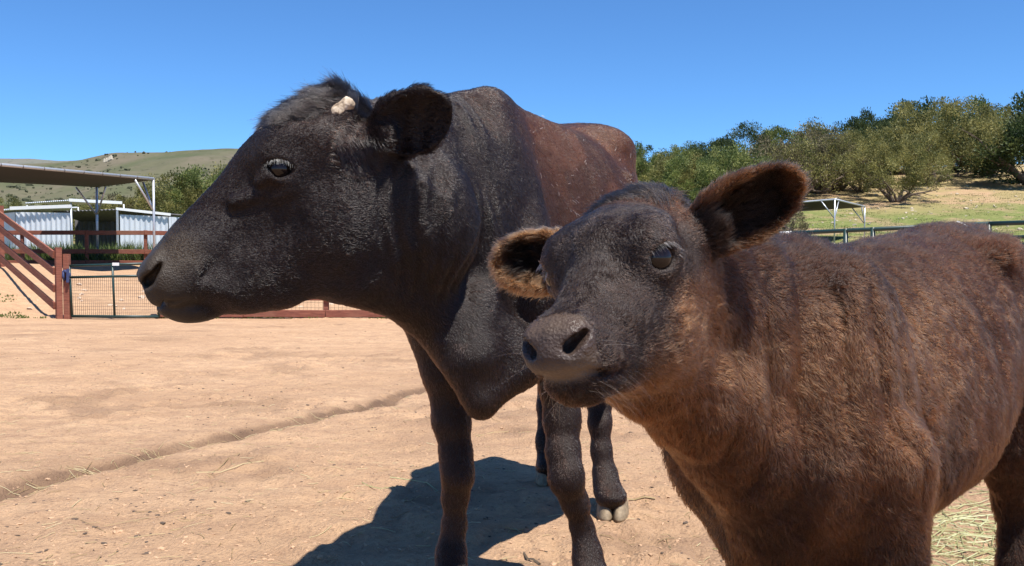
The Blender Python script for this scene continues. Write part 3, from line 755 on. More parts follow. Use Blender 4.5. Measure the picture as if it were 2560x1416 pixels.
def make_tree(seed, H=5.0, W=3.2, limbs=4, base_clear=.18, nclump=210, blades=46, blade=.16, upright=.5, lean=(0, 0)):
    """returns (trunk V,F), (crown V,F,tone) around the origin"""
    r = np.random.default_rng(seed); tr = MB(); ends = []
    for i in range(limbs):
        az = 2*math.pi*(i + r.uniform(-.3, .3))/limbs; sp = r.uniform(.25, .75); p = np.array([r.normal(0, .08), r.normal(0, .08), -.25]); pts = [p.copy()]; rad = [.20*H/5*r.uniform(.7, 1.2)]
        d = unit([math.cos(az)*sp + lean[0], math.sin(az)*sp + lean[1], 1.0]); seg = H*.62/6
        for j in range(6):
            d = unit(d + r.normal(0, .20, 3) + np.array([math.cos(az)*.10, math.sin(az)*.10, .05])); p = p + d*seg; pts.append(p.copy()); rad.append(rad[0]*(1 - (j+1)/7.2))
            if j >= 1:
                for b in range(2):
                    e = unit(d*.5 + unit(r.normal(0, 1, 3))*.9 + np.array([math.cos(az)*.4, math.sin(az)*.4, .05])); q = [p.copy()]; L = r.uniform(.14, .32)*H
                    for s in range(4): e = unit(e + r.normal(0, .25, 3) + np.array([0, 0, .12])); q.append(q[-1] + e*L/4)
                    tr.tube(q, [rad[-1]*.5 + .012, rad[-1]*.38 + .01, .014, .01, .006], 5, False); ends += [q[2], q[3], q[4]]
        tr.tube(pts, rad, 7, False); ends.append(pts[-1])
    ends = np.array(ends)
    # foliage clumps: some at branch ends, the rest filling an uneven shell of the crown
    cl = []
    while len(cl) < nclump:
        if r.uniform() < .40: c = ends[r.integers(len(ends))] + r.normal(0, .22*H/5, 3)
        else:
            v = unit(r.normal(0, 1, 3)); v[2] = abs(v[2])*1.0 if r.uniform() < .8 else v[2]*.5
            lump = 1 + .28*vnoise(v[None]*1.0, 2.1, seed % 50)[0] + .16*vnoise(v[None], 5.0, seed % 31)[0]
            c = np.array([v[0]*W, v[1]*W, H*base_clear + H*.22 + v[2]*H*.58])*np.array([lump, lump, 1]) * np.array([1, 1, 1])*r.uniform(.72, 1.0)**.7 + np.array([lean[0], lean[1], 0])*H*.35
        if c[2] < H*base_clear*.6: continue
        cl.append(c)
    cl = np.array(cl); n = len(cl)*blades; cc = np.repeat(cl, blades, 0)
    ctr = np.array([lean[0]*H*.3, lean[1]*H*.3, H*.40]); outw = cc - ctr; outw /= np.linalg.norm(outw, axis=1, keepdims=True)
    g = np.repeat(r.uniform(.7, 1.35, len(cl)), blades)
    off = np.clip(r.normal(0, 1, (n, 3)), -1.7, 1.7)*np.array([.19, .19, .22])*(H/5)*g[:, None]; base = cc + off
    dr = off/(np.linalg.norm(off, axis=1, keepdims=True)+1e-6)*.75 + outw*.35 + np.array([0, 0, upright]) + r.normal(0, .35, (n, 3)); dr /= np.linalg.norm(dr, axis=1, keepdims=True)
    sd = np.cross(dr, r.normal(0, 1, (n, 3))); sd /= np.linalg.norm(sd, axis=1, keepdims=True)+1e-6
    L = blade*r.uniform(.55, 1.25, n)*H/5; w = L*r.uniform(.16, .30, n)
    V = np.stack([base, base + dr*(L*.45)[:, None] + sd*w[:, None], base + dr*L[:, None], base + dr*(L*.45)[:, None] - sd*w[:, None]], 1).reshape(-1, 3)
    F = np.arange(n*4).reshape(-1, 4); tone = np.clip(np.repeat(r.normal(.5, .30, len(cl)), blades) + r.normal(0, .16, n), 0, 1)
    return tr, V, F, np.repeat(tone, 4)
VAR = {}
def tree_meshes(key):
    if key in VAR: return VAR[key]
    kind, s = key
    if kind == 'round': a = make_tree(100+s, 5, 2.6, 4, .10, 100, 190, .15)
    elif kind == 'spread': a = make_tree(200+s, 5, 4.2, 6, .34, 150, 170, .15, .35, lean=((-.10, .12, .25)[s % 3], 0))
    elif kind == 'tall': a = make_tree(300+s, 6.5, 1.7, 3, .06, 110, 170, .14, .8)
    else: a = make_tree(400+s, 4.4, 2.2, 8, .05, 110, 70, .15, .8)
    tr, V, F, tone = a
    t = tr.build('trunk', BARK); tm = t.data; bpy.data.objects.remove(t)
    o = mesh_np('crown', V, F, None, smooth=False); set_float(o, tone, 'tone'); cm = o.data; bpy.data.objects.remove(o)
    VAR[key] = (tm, cm); return VAR[key]
def plant_tree(name, px, d, key, leaf, scale, label, group=None, cat='tree', rz=None, sx=1.0, dzz=0.0):
    if px > 1500: d = d*1.42; scale = scale*1.42
    x, y = gp(px, d); z = float(terrain(np.array([x]), np.array([y]))[0]) + dzz
    root = empty(name, (x, y, z), 0); tag(root, label, cat, group); tm, cm = tree_meshes(key)
    rz = random.uniform(0, 6.28) if rz is None else rz
    for nm, me in (('trunk', tm), ('crown', cm)):
        o = bpy.data.objects.new(nm, me); COL.objects.link(o); o.parent = root
        o.rotation_euler = (0, 0, rz); o.scale = (scale*sx, scale*sx, scale)
        if nm == 'crown':
            if not me.materials: me.materials.append(LEAF[leaf])
            o.material_slots[0].link = 'OBJECT'; o.material_slots[0].material = LEAF[leaf]
    return root
# (bearing pixel, distance, kind, variant, leaf, scale, widen)
ORD = ['first', 'second', 'third', 'fourth', 'fifth', 'sixth', 'seventh', 'eighth', 'ninth', 'tenth', 'eleventh', 'twelfth', 'thirteenth', 'fourteenth', 'fifteenth']
def row(name, spec, text, group, cat='tree'):
    for i, (px, d, kd, s, lf, sc, sx) in enumerate(sorted(spec)):
        plant_tree(name, px, d, (kd, s), lf, sc, text % ORD[i], group, cat, sx=sx)
row('juniper_tree', ((1560, 46, 'round', 3, 0, .62, 1.1), (1605, 50, 'round', 0, 0, .62, 1.1), (1660, 45, 'round', 1, 1, .58, 1.15), (1715, 43, 'round', 2, 0, .60, 1.1), (1775, 46, 'round', 0, 1, .58, 1.2), (1835, 44, 'round', 1, 0, .68, 1.1), (1692, 54, 'round', 3, 0, .58, 1.2), (1750, 55, 'round', 2, 2, .56, 1.2)),
    'dense green juniper massed on the slope, %s counting rightwards from the cow rump', 'junipers massed on the slope')
row('juniper_tree', ((1812, 57, 'tall', 1, 2, .52, 1.2), (1865, 58, 'round', 1, 2, .78, 1.0), (1950, 57, 'tall', 1, 0, .64, 1.2), (2030, 58, 'tall', 0, 1, .62, 1.3),
    (2130, 56, 'tall', 1, 2, .70, 1.0), (2170, 57, 'tall', 2, 2, .70, .9), (2245, 60, 'tall', 0, 2, .74, 1.3), (2300, 61, 'round', 2, 2, 1.04, 1.1), (2205, 60, 'round', 3, 2, .70, 1.1), (2375, 61, 'round', 0, 0, .96, 1.1), (2448, 60, 'tall', 2, 0, .80, 1.3)),
    'dark juniper on the skyline of the slope, %s from the left', 'junipers along the skyline')
row('dry_shrub', ((1890, 48, 'shrub', 0, 3, .76, 1.1), (1940, 50, 'shrub', 1, 3, .84, 1.1), (1992, 49, 'shrub', 0, 1, .84, 1.1), (2048, 50, 'shrub', 1, 3, .88, 1.1), (2092, 51, 'shrub', 0, 3, .84, 1.1), (2015, 54, 'shrub', 1, 3, .86, 1.1)),
    'dry brownish olive shrub behind the small canopy, %s from the left', 'dry shrubs behind the small canopy', 'shrub')
plant_tree('juniper_tree', 2238, 46, ('spread', 0), 1, .62, 'wide low juniper with forked trunk rising beside the small canopy', rz=.6)
plant_tree('juniper_tree', 2325, 52, ('spread', 2), 1, .84, 'biggest spreading juniper with dark sprawling limbs on the slope', rz=.2)
plant_tree('juniper_tree', 2470, 55, ('spread', 1), 1, .74, 'olive green spreading juniper beyond the big dark limbs', rz=2.2)
plant_tree('juniper_tree', 2150, 50, ('spread', 1), 1, .60, 'olive juniper filling the gap between the canopy and the forked trunk', rz=4.0)
plant_tree('pine_tree', 2580, 50, ('tall', 2), 2, .84, 'dark pine cut off by the frame edge at top', sx=1.5, rz=1.0)
plant_tree('bare_shrub', 1965, 30, ('shrub', 1), 3, .36, 'low grey brown twiggy shrub under the small canopy', cat='shrub')
row('juniper_tree', ((425, 46, 'round', 0, 1, .76, 1.0), (505, 47, 'round', 2, 0, .84, 1.0), (560, 49, 'round', 1, 1, .86, 1.1), (620, 50, 'round', 3, 0, .86, 1.1), (465, 52, 'round', 3, 1, .80, 1.1), (380, 50, 'round', 1, 3, .56, 1.2), (330, 50, 'round', 2, 1, .52, 1.2),
    (285, 52, 'round', 0, 3, .56, 1.2), (235, 50, 'round', 3, 1, .50, 1.2), (185, 54, 'round', 1, 0, .52, 1.1), (130, 56, 'round', 2, 1, .48, 1.2), (30, 50, 'round', 0, 1, .52, 1.1), (-40, 52, 'round', 1, 0, .52, 1.2)),
    'juniper growing behind the iron sheds, %s from the left', 'junipers behind the sheds')

# ================================================================ weeds along the terrace, stones on the slope
def weeds(name, pts, h, mat, label, seed, blades=26, spread=.16):
    r = np.random.default_rng(seed); B = []
    base = np.repeat(pts, blades, 0); n = len(base); hh = np.repeat(h, blades)
    o = r.normal(0, spread, (n, 3)); o[:, 2] = 0; dr = o*1.2 + np.array([0, 0, .6]) + r.normal(0, .22, (n, 3)); dr /= np.linalg.norm(dr, axis=1, keepdims=True)
    sd = np.cross(dr, r.normal(0, 1, (n, 3))); sd /= np.linalg.norm(sd, axis=1, keepdims=True); L = hh*r.uniform(.5, 1.15, n); w = r.uniform(.008, .022, n)
    b = base + o
    V = np.stack([b - sd*w[:, None]*.5, b + dr*(L*.55)[:, None] - sd*w[:, None], b + dr*L[:, None], b + dr*(L*.5)[:, None] + sd*w[:, None]], 1).reshape(-1, 3)
    ob = mesh_np(name, V, np.arange(n*4).reshape(-1, 4), mat, smooth=False); set_float(ob, np.repeat(np.clip(r.normal(.5, .25, n), 0, 1), 4), 'tone')
    tag(ob, label, 'weeds', kind='stuff'); return ob
WEED = leaf_mat('weed_green', (.060, .092, .020), (.115, .155, .036), (.195, .215, .065))
r_ = np.random.default_rng(3)
wx = np.concatenate([gp(0, 1)[0] + np.zeros(0), r_.uniform(-15.5, -7.0, 620)]); wy = 28.0 + np.abs(r_.normal(0, 1.0, len(wx))); ok = vnoise(np.stack([wx, wy, wx*0], 1), .6, 5) > -.35; wx, wy = wx[ok], wy[ok]
weeds('weeds', np.stack([wx, wy, terrain(wx, wy)], 1), r_.uniform(.25, .75, len(wx)), WEED, 'bright green weeds along the foot of the terrace fence', 5, 26, .14)
wx = r_.uniform(-7.0, 1.0, 240); wy = 17.95 + r_.normal(0, .18, len(wx)); weeds('weeds', np.stack([wx, wy, terrain(wx, wy)], 1), r_.uniform(.02, .05, len(wx)), WEED, 'thin strip of green weeds at the foot of the mesh fence', 6, 14, .07)
cx_ = np.concatenate([r_.normal(-10.6, .35, 26), r_.normal(-9.55, .25, 16), r_.normal(-8.5, .08, 10)]); cy_ = np.concatenate([r_.normal(18.3, .3, 26), r_.normal(17.3, .2, 16), r_.normal(23.4, .1, 10)])
weeds('weeds', np.stack([cx_, cy_, terrain(cx_, cy_)], 1), r_.uniform(.02, .08, len(cx_)), WEED, 'sparse green weeds on the dirt bank by the climbing fence', 7, 14, .06)
gx_ = r_.uniform(3, 44, 11000); gy_ = r_.uniform(17, 68, 11000); ok = (vnoise(np.stack([gx_, gy_, gx_*0], 1), .45, 15) > -.15); gx_, gy_ = gx_[ok], gy_[ok]
weeds('grass', np.stack([gx_, gy_, terrain(gx_, gy_)], 1), r_.uniform(.03, .10, len(gx_)), WEED, 'short spring grass scattered over the slope behind the calf', 8, 9, .14)

def pebbles(name, P, size, mat, label, seed, flat=.6):
    """low-poly irregular lumps"""
    r = np.random.default_rng(seed); n = len(P)
    ico = np.array([(0,0,1),(.89,0,.45),(.28,.85,.45),(-.72,.53,.45),(-.72,-.53,.45),(.28,-.85,.45),(.72,.53,-.45),(-.28,.85,-.45),(-.89,0,-.45),(-.28,-.85,-.45),(.72,-.53,-.45),(0,0,-1)])
    fc = np.array([(0,1,2),(0,2,3),(0,3,4),(0,4,5),(0,5,1),(1,6,2),(2,7,3),(3,8,4),(4,9,5),(5,10,1),(2,6,7),(3,7,8),(4,8,9),(5,9,10),(1,10,6),(6,11,7),(7,11,8),(8,11,9),(9,11,10),(10,11,6)])
    a = r.uniform(0, 6.28, n); st = r.uniform(.6, 1.5, (n, 1, 1)); V = ico[None]*(1 + r.normal(0, .22, (n, 12, 1)))
    V = V*np.concatenate([st, 1/st, np.full((n, 1, 1), flat)], 2); c, s = np.cos(a)[:, None], np.sin(a)[:, None]
    V = np.stack([V[..., 0]*c - V[..., 1]*s, V[..., 0]*s + V[..., 1]*c, V[..., 2]], -1)*size[:, None, None] + P[:, None, :]
    F = (fc[None] + np.arange(n)[:, None, None]*12).reshape(-1, 3)
    o = mesh_np(name, V.reshape(-1, 3), F, mat, smooth=False); tag(o, label, 'stones', kind='stuff'); return o
hp_ = HA[20:230, 8:].reshape(-1, 3); hp_ = hp_[(vnoise(hp_, .012, 3) + .35*vnoise(hp_, .05, 9)) > .0]; hp_ = hp_[np.random.default_rng(2).integers(0, len(hp_), 2600)] + np.random.default_rng(3).normal(0, 2.5, (2600, 3))*np.array([1, 1, 0])
tag(pebbles('scrub', hp_ + np.array([0, 0, .3]), np.random.default_rng(4).gamma(2.2, .42, 2600) + .3, simple_mat('hill_scrub', (.062, .066, .034), .95, 0, .3, .2), '', 9, .8), 'dark scrub bushes dotted over the far green hill', 'scrub', kind='stuff')
sx_ = r_.uniform(4, 48, 1500); sy_ = r_.uniform(18, 76, 1500)
pebbles('stones', np.stack([sx_, sy_, terrain(sx_, sy_) + .02], 1), r_.gamma(1.6, .028, 1500) + .015, simple_mat('pale_stone', (.44, .37, .27), .9), 'pale loose stones strewn over the grassy slope', 4)
sx_ = r_.uniform(-10, -2, 160); sy_ = r_.uniform(18, 27, 160)
pebbles('stones', np.stack([sx_, sy_, terrain(sx_, sy_) + .01], 1), r_.gamma(2.0, .018, 160) + .01, simple_mat('bank_stone', (.50, .38, .28), .9), 'small pale stones on the dirt slope behind the gate', 5)
# ================================================================ the dark cow
def build_cow():
    G = Field(seg_axis([(-0.92, -0.10, 0.0045), (-0.10, 0.62, 0.008)]),
              seg_axis([(1.66, 2.30, 0.0045), (2.30, 4.12, 0.009)]),
              seg_axis([(-0.01, 0.72, 0.0085), (0.72, 1.42, 0.0045), (1.42, 1.54, 0.0075)]))
    # ---- head frame: sagittal plane through the middle of the head
    h = unit([-0.925, -0.38, 0]); O = at(620, 500, 2.0)
    pn = unit(np.cross(h, [0, 0, 1])); pn = pn if pn[1] < 0 else -pn      # towards the viewer = the cow's left
    def hp(px, py, off=0.0):
        d = at(px, py, 1.0) - CAMP; t = ((O + pn * off - CAMP) @ pn) / (d @ pn); return CAMP + d * t
    NOSE = hp(347, 700); POLL = hp(845, 300)
    es = unit(POLL - NOSE); ev = unit(np.cross(es, pn)); ev = ev if ev[2] > 0 else -ev; eu = pn
    HR = np.stack([es, ev, eu], 1)
    L = np.linalg.norm(POLL - NOSE)
    def sv(pts): 
        q = np.array([hp(*p) for p in pts]) - NOSE; return q @ es, q @ ev
    tops = [(345,684),(350,664),(371,638),(402,600),(464,530),(522,470),(555,434),(579,397),(600,367),(628,340),(658,317),(700,289),(750,268),(800,255),(845,260),(890,280)]
    bots = [(346,708),(356,731),(382,749),(420,757),(470,757),(530,762),(608,777),(694,766),(752,757),(829,735),(880,690)]
    ts, tv = sv(tops); bs, bv = sv(bots)
    o_ = np.argsort(ts); ts, tv = ts[o_], tv[o_]; o_ = np.argsort(bs); bs, bv = bs[o_], bv[o_]
    sk = np.linspace(0.0, L*1.08, 26); sk[0] = 0.003
    top = np.interp(sk, ts, tv); bot = np.interp(sk, bs, bv)
    fr = np.array([0, .03, .07, .12, .18, .27, .38, .5, .6, .68, .76, .86, .95, 1.1]); 
    wd = np.array([.046, .072, .084, .088, .084, .073, .074, .084, .092, .098, .099, .096, .090, .075])
    wid = np.interp(sk / L, fr, wd)
    tap = np.interp(sk / L, [0, .1, .2, .35, .55, .75, 1], [-.05, -.05, -.12, -.22, -.10, .10, .05])
    G.loft(NOSE, es, ev, eu, sk, top, bot, wid, k=0.004, n=2.35, taper=tap)
    def hs(px, py, u): return hp(px, py, u)            # point at lateral offset u from the sagittal plane
    both = (1, -1)
    for sgn in both:
        G.ell(hs(806, 548, .064*sgn), (.108, .110, .050), HR, k=.022)                 # masseter
        G.ell(hs(690, 640, .045*sgn), (.12, .060, .038), HR, k=.03)                  # lower cheek
        G.ell(hs(697, 360, .070*sgn), (.062, .026, .034), HR, k=.045)                # brow
        G.cap(hs(585, 505, .064*sgn), hs(690, 478, .086*sgn), .012, .014, k=.022); G.cap(hs(690, 478, .086*sgn), hs(760, 470, .092*sgn), .014, .012, k=.022)                 # facial crest
        G.ell(hs(740, 450, .088*sgn), (.062, .018, .018), HR, k=.022)                # cheek bone behind the eye
        G.ell(hs(800, 365, .080*sgn), (.070, .055, .040), HR, k=.03)                 # temple
        G.ell(hs(480, 640, .050*sgn), (.085, .036, .026), HR, k=.045)                # flesh above the lip
        G.ell(hs(440, 712, .058*sgn), (.060, .034, .030), HR, k=.035)                 # lip swell
    # lower lip and jaw
    RJ = np.stack([unit(hp(520, 775) - hp(400, 765)), unit(np.cross(unit(hp(520, 775) - hp(400, 765)), pn)), pn], 1)
    G.ell(hp(462, 775), (.056, .024, .052), RJ, k=.012)
    G.cap(hp(470, 768), hp(700, 735), .024, .030, k=.03, flat=pn, fl=1.5)
    # mouth line, both sides and round the front
    for sgn in both:
        G.chain_cut = None
        pts = [hs(394, 758, .020*sgn), hs(400, 759, .045*sgn), hs(420, 758, .074*sgn), hs(470, 755, .091*sgn), hs(515, 748, .093*sgn), hs(552, 728, .092*sgn)]
        for a, b in zip(pts[:-1], pts[1:]): G.cap(a, b, .0068, .0068, k=.006, cut=True)
        G.ell(hs(528, 672, .084*sgn), (.026, .006, .0055), np.stack([unit(es + .15*ev), unit(ev - .15*es), eu], 1), k=.016, cut=True)   # dimple
    # nostrils
    for sgn in both:
        NR = np.stack([unit(hs(398, 662, 0) - hs(366, 708, 0)), unit(np.cross(hs(398, 662, 0) - hs(366, 708, 0), pn)), pn], 1)
        G.ell(hs(380, 664, .052*sgn), (.034, .014, .026), NR, k=.014)                # nostril wing above
        G.ell(hs(406, 694, .062*sgn), (.028, .024, .026), NR, k=.018)
        G.ell(hs(372, 702, .074*sgn), (.0165, .0115, .034), NR, k=.006, cut=True)
        G.ell(hs(385, 688, .080*sgn), (.020, .0065, .030), NR, k=.005, cut=True)
        G.ell(hs(395, 670, .078*sgn), (.013, .0045, .022), NR, k=.004, cut=True)
    # eyes
    eyes = []
    for sgn in both:
        E0 = hs(699, 424, .080*sgn); eyes.append(E0)
        hx = -h; up_ = np.array([0, 0, 1.0]); ye = unit(eu*sgn + h*.22); xe = unit(hx - (hx @ ye)*ye); ER = np.stack([xe, ye, up_], 1)
        G.ell(E0 + ye*.002, (.046, .028, .040), ER, k=.03)
        G.ell(E0 + ye*.030, (.0310, .030, .0220), ER, k=.006, cut=True)
        arc = np.linspace(-.2, math.pi+.2, 11)
        for rad, rr, zz, off in ((.0335, .0070, .0250, .0225), (.0400, .0046, .0345, .0160)):
            lid = [E0 + ye*(off - .010*math.cos(t)**2) + xe*rad*math.cos(t) + up_*(zz*math.sin(t) - .003*math.cos(t)) for t in arc]
            for a, b in zip(lid[:-1], lid[1:]): G.cap(a, b, rr, rr, k=.006)
        arc = np.linspace(math.pi-.1, 2*math.pi+.1, 11)
        for rad, rr, zz, off in ((.0335, .0052, .0250, .0190), (.0390, .0036, .0350, .0135)):
            lid = [E0 + ye*(off - .009*math.cos(t)**2) + xe*rad*math.cos(t) + up_*(zz*math.sin(t) - .003*math.cos(t)) for t in arc]
            for a, b in zip(lid[:-1], lid[1:]): G.cap(a, b, rr, rr, k=.007)
        G.ell(hs(655, 447, .092*sgn), (.022, .009, .010), HR, k=.016)                # tear bag at the inner corner
        G.ell(hs(665, 490, .104*sgn), (.030, .010, .014), HR, k=.022, cut=True)      # hollow below the eye
        G.ell(hs(655, 575, .112*sgn), (.070, .030, .020), np.stack([unit(es - .5*ev), unit(ev + .5*es), eu], 1), k=.045, cut=True)   # hollow of the cheek
    # crown of the head
    G.ell(hp(808, 278), (.065, .036, .075), HR, k=.04)
    for sgn in both: G.ell(hs(852, 292, .078*sgn), (.034, .028, .026), HR, k=.02)     # horn bases
    # ---- neck
    NP = [at(885, 512, 2.10), np.array([-.315, 2.20, 1.055]), np.array([-.235, 2.33, 1.06]), np.array([-.155, 2.46, 1.06]), np.array([-.08, 2.60, 1.05])]
    NH = [.185, .215, .250, .285, .310]; NW = [.100, .116, .128, .138, .145]
    for i in range(len(NP)):
        tg = unit(np.array([.62, .78, 0])); sd = np.array([tg[1], -tg[0], 0])
        G.ell(NP[i], (.13, NW[i], NH[i]), np.stack([tg, sd, [0, 0, 1]], 1), k=.07)
    G.cap(at(905, 330, 2.14), at(1150, 300, 2.62), .062, .075, k=.07)                # nape
    G.cap(at(870, 700, 2.08), at(1040, 745, 2.26), .050, .060, k=.05)                # throat
    G.cap(at(1040, 745, 2.26), at(1140, 850, 2.32), .062, .075, k=.06)
    # dewlap and brisket
    G.ell(at(1190, 855, 2.34), (.080, .10, .150), k=.06)
    G.ell(at(1250, 880, 2.38), (.088, .09, .090), k=.05)
    G.cap(at(1185, 900, 2.27), at(1206, 1018, 2.28), .055, .022, k=.05); G.cap(at(1210, 1005, 2.28), at(1300, 915, 2.36), .024, .060, k=.05)
    G.cap(at(1110, 850, 2.27), at(1192, 1000, 2.26), .026, .024, k=.04)
    # shoulder-to-neck muscle on the viewer's side
    G.ell(at(1085, 560, 2.22), (.105, .11, .150), np.stack([unit([.75, .66, 0]), unit([.66, -.75, 0]), [0, 0, 1]], 1), k=.07)
    # ---- trunk
    A = np.array([-.10, 2.35, 0.0]); ta = unit([.239, .971, 0]); ua = np.array([ta[1], -ta[0], 0]); za = np.array([0, 0, 1.0])
    tk = [0.0, .12, .28, .42, .58, .75, .95, 1.12, 1.26, 1.38, 1.50, 1.60]
    tz = [1.10, 1.27, 1.385, 1.415, 1.412, 1.402, 1.405, 1.425, 1.455, 1.455, 1.40, 1.22]
    bz = [.80, .70, .62, .60, .585, .57, .565, .575, .61, .68, .80, .98]
    wk = [.085, .130, .158, .180, .240, .302, .338, .335, .305, .265, .205, .10]
    tp = [0, -.15, -.28, -.34, -.26, -.16, -.10, -.06, .04, .08, .05, 0]
    uo = [-.02, -.03, -.04, -.045, -.03, -.01, 0, 0, 0, 0, 0, 0]
    G.loft(A, ta, za, ua, tk, tz, bz, wk, k=.06, n=2.15, taper=tp, uoff=uo)
    def bp(t, u, z): return A + ta*t + ua*u + za*z
    BR = np.stack([ta, ua, za], 1)
    G.ell(bp(.36, -.05, 1.33), (.17, .070, .110), BR, k=.06)                          # withers
    for sgn in both:
        G.cap(bp(.36, .045*sgn - .03, 1.28), bp(.16, .100*sgn, .93), .040, .066, k=.06)   # shoulder blade
        G.ell(bp(.26, .085*sgn, .92), (.15, .062, .15), BR, k=.06)
        G.ell(bp(.17, .155*sgn, .86), (.10, .070, .13), BR, k=.06)
        G.ell(bp(1.24, .150*sgn, 1.35), (.16, .120, .085), BR, k=.08)                 # hip bone
        G.ell(bp(1.40, .16*sgn, 1.12), (.17, .115, .27), BR, k=.06)                     # thigh
        G.ell(bp(1.36, .17*sgn, .90), (.12, .085, .20), BR, k=.05)
        G.ell(bp(1.07, .430*sgn, 1.22), (.12, .085, .13), BR, k=.12, cut=True)          # hollow of the flank
    for sgn in both:                                                                    # edge of the last rib
        q = [bp(.93, .17*sgn, 1.33), bp(.97, .285*sgn, 1.22), bp(.99, .325*sgn, 1.05), bp(.96, .335*sgn, .90)]
        G.chain(q[1:], [.010, .014, .010], k=.07)
    # ---- legs
    def leg(pts, rs, k=.02): G.chain(pts, rs, k)
    fl = [at(1090, 800, 2.50), at(1115, 930, 2.50), at(1128, 1050, 2.50), at(1140, 1140, 2.49), at(1144, 1190, 2.485), at(1138, 1245, 2.50), at(1136, 1310, 2.51), at(1128, 1370, 2.50), at(1126, 1402, 2.485), at(1122, 1440, 2.455)]
    leg(fl, [.090, .062, .047, .038, .038, .031, .027, .031, .035, .033], k=.03)
    G.ell(fl[4] + [0, -.018, .01], (.034, .026, .042), k=.02)
    fr_ = [at(1400, 850, 2.56), at(1402, 960, 2.55), at(1405, 1050, 2.53), at(1408, 1130, 2.50), at(1416, 1195, 2.48), at(1438, 1255, 2.50), at(1455, 1320, 2.52), at(1466, 1372, 2.51), at(1470, 1402, 2.50), at(1476, 1440, 2.47)]
    leg(fr_, [.082, .056, .045, .041, .041, .032, .027, .031, .035, .033], k=.03)
    G.ell(fr_[4] + [.01, -.02, .005], (.038, .028, .05), k=.02)
    hr = [bp(1.40, .17, .98), np.array([.38, 3.52, .72]), at(1497, 985, 3.47), at(1500, 1060, 3.42), at(1504, 1130, 3.40), at(1512, 1185, 3.38), at(1518, 1222, 3.35), at(1524, 1252, 3.32)]
    leg(hr, [.12, .085, .050, .037, .034, .038, .042, .043], k=.035)
    hl = [bp(1.42, -.17, .98), np.array([.16, 4.0, .70]), np.array([.16, 4.02, .50]), np.array([.15, 3.95, .30]), np.array([.145, 3.90, .16]), at(1372, 1170, 3.85), at(1368, 1188, 3.81)]
    leg(hl, [.12, .08, .05, .036, .038, .046, .04], k=.03)
    for lg in (fl, fr_, hr, hl): G.ell((lg[-1][0] + .01, lg[-1][1] - .006, .078), (.050, .052, .030), k=.03)
    # ---- tail
    G.chain([bp(1.52, 0, 1.40), bp(1.60, 0, 1.30), bp(1.63, 0, 1.05), bp(1.62, 0, .75)], [.045, .035, .022, .018], k=.03)
    # ---- ears
    ears = []
    for sgn in both:
        if sgn > 0:
            b0 = at(930, 352, 2.02); tip = at(1122, 262, 1.97); nn = np.array([-.10, -.88, -.38])
        else:
            b0 = hs(915, 330, -.105); tip = b0 + np.array([.10, .20, .05]); nn = unit([-.8, .3, -.2])
        a = unit(tip - b0); LL = np.linalg.norm(tip - b0); nn = unit(nn - (nn @ a)*a); bb = np.cross(nn, a)
        R = np.stack([a, bb, nn], 1); hw = .074
        G.cap(b0 - a*.05, b0 + a*.03, .040, .036, k=.03)
        T = Field(*[ax[(ax > c - .17) & (ax < c + .17)] for ax, c in zip(G.ax, b0 + a*LL*.5)])
        T.ell(b0 + a*LL*.50, (LL*.53, hw, .030), R, k=.002)
        T.ell(b0 + a*LL*.56 + nn*.016, (LL*.47, hw*.86, .030), R, k=.008, cut=True)
        sl = tuple(slice(int(np.searchsorted(ax, t[0])), int(np.searchsorted(ax, t[0])) + len(t)) for ax, t in zip(G.ax, T.ax))
        G.put(sl, T.F, .014)
        ears.append((b0, a, bb, nn, LL, hw))
    V, Q = G.mesh()
    V = relax(V, Q, 2)
    return dict(V=V, Q=Q, hp=hp, hs=hs, es=es, ev=ev, eu=eu, h=h, NOSE=NOSE, L=L, eyes=eyes, ears=ears, A=A, ta=ta, ua=ua, bp=bp, HR=HR, fl=fl, fr=fr_, hr=hr, hl=hl)

def hoof_mesh(name, c, face, mat, parent, sz=0.058):
    """cloven hoof: two claws side by side, toes towards face; c = ground point under the middle"""
    f = unit([face[0], face[1], 0]); r = np.array([f[1], -f[0], 0]); up = np.array([0, 0, 1.0]); c = np.asarray(c, float)
    mb = MB()
    for s in (-1, 1):
        rings = []
        for z, fx, w, ln in ((0.002, .012, .50, .92), (.012, .010, .52, .95), (.034, -.004, .50, .82), (.058, -.020, .46, .70), (.070, -.026, .40, .62)):
            ring = []
            for k in range(16):
                t = 2*math.pi*k/16; cx = math.cos(t); sx = math.sin(t)
                cx = abs(cx)**.8*np.sign(cx); sx = abs(sx)**.8*np.sign(sx)
                y = s*(sz*.49) + sx*sz*w*(1 - .35*max(0, cx)) - s*.10*sz*max(0, cx)
                ring.append(c + r*y + f*(fx + cx*sz*ln) + up*z)
            rings.append(ring)
        V = [p for ring in rings for p in ring]; n = 16
        F = [(i*n+k, i*n+(k+1) % n, (i+1)*n+(k+1) % n, (i+1)*n+k) for i in range(len(rings)-1) for k in range(n)]
        F += [tuple(range(n))[::-1], tuple(range((len(rings)-1)*n, len(rings)*n))]
        mb.add(V, F)
    return mb.build(name, mat, parent, smooth=True)

def near_ear(V, ears):
    """per ear: along (0 base..1 tip), across/hw, inner side mask"""
    out = []
    for (b0, a, bb, nn, LL, hw) in ears:
        q = V - b0; l = (q @ a)/LL; w = (q @ bb)/hw; d = q @ nn
        m = (l > .06) & (l < 1.15) & (np.abs(w) < 1.25) & (np.abs(d) < .06)
        out.append((l, w, d, m))
    return out

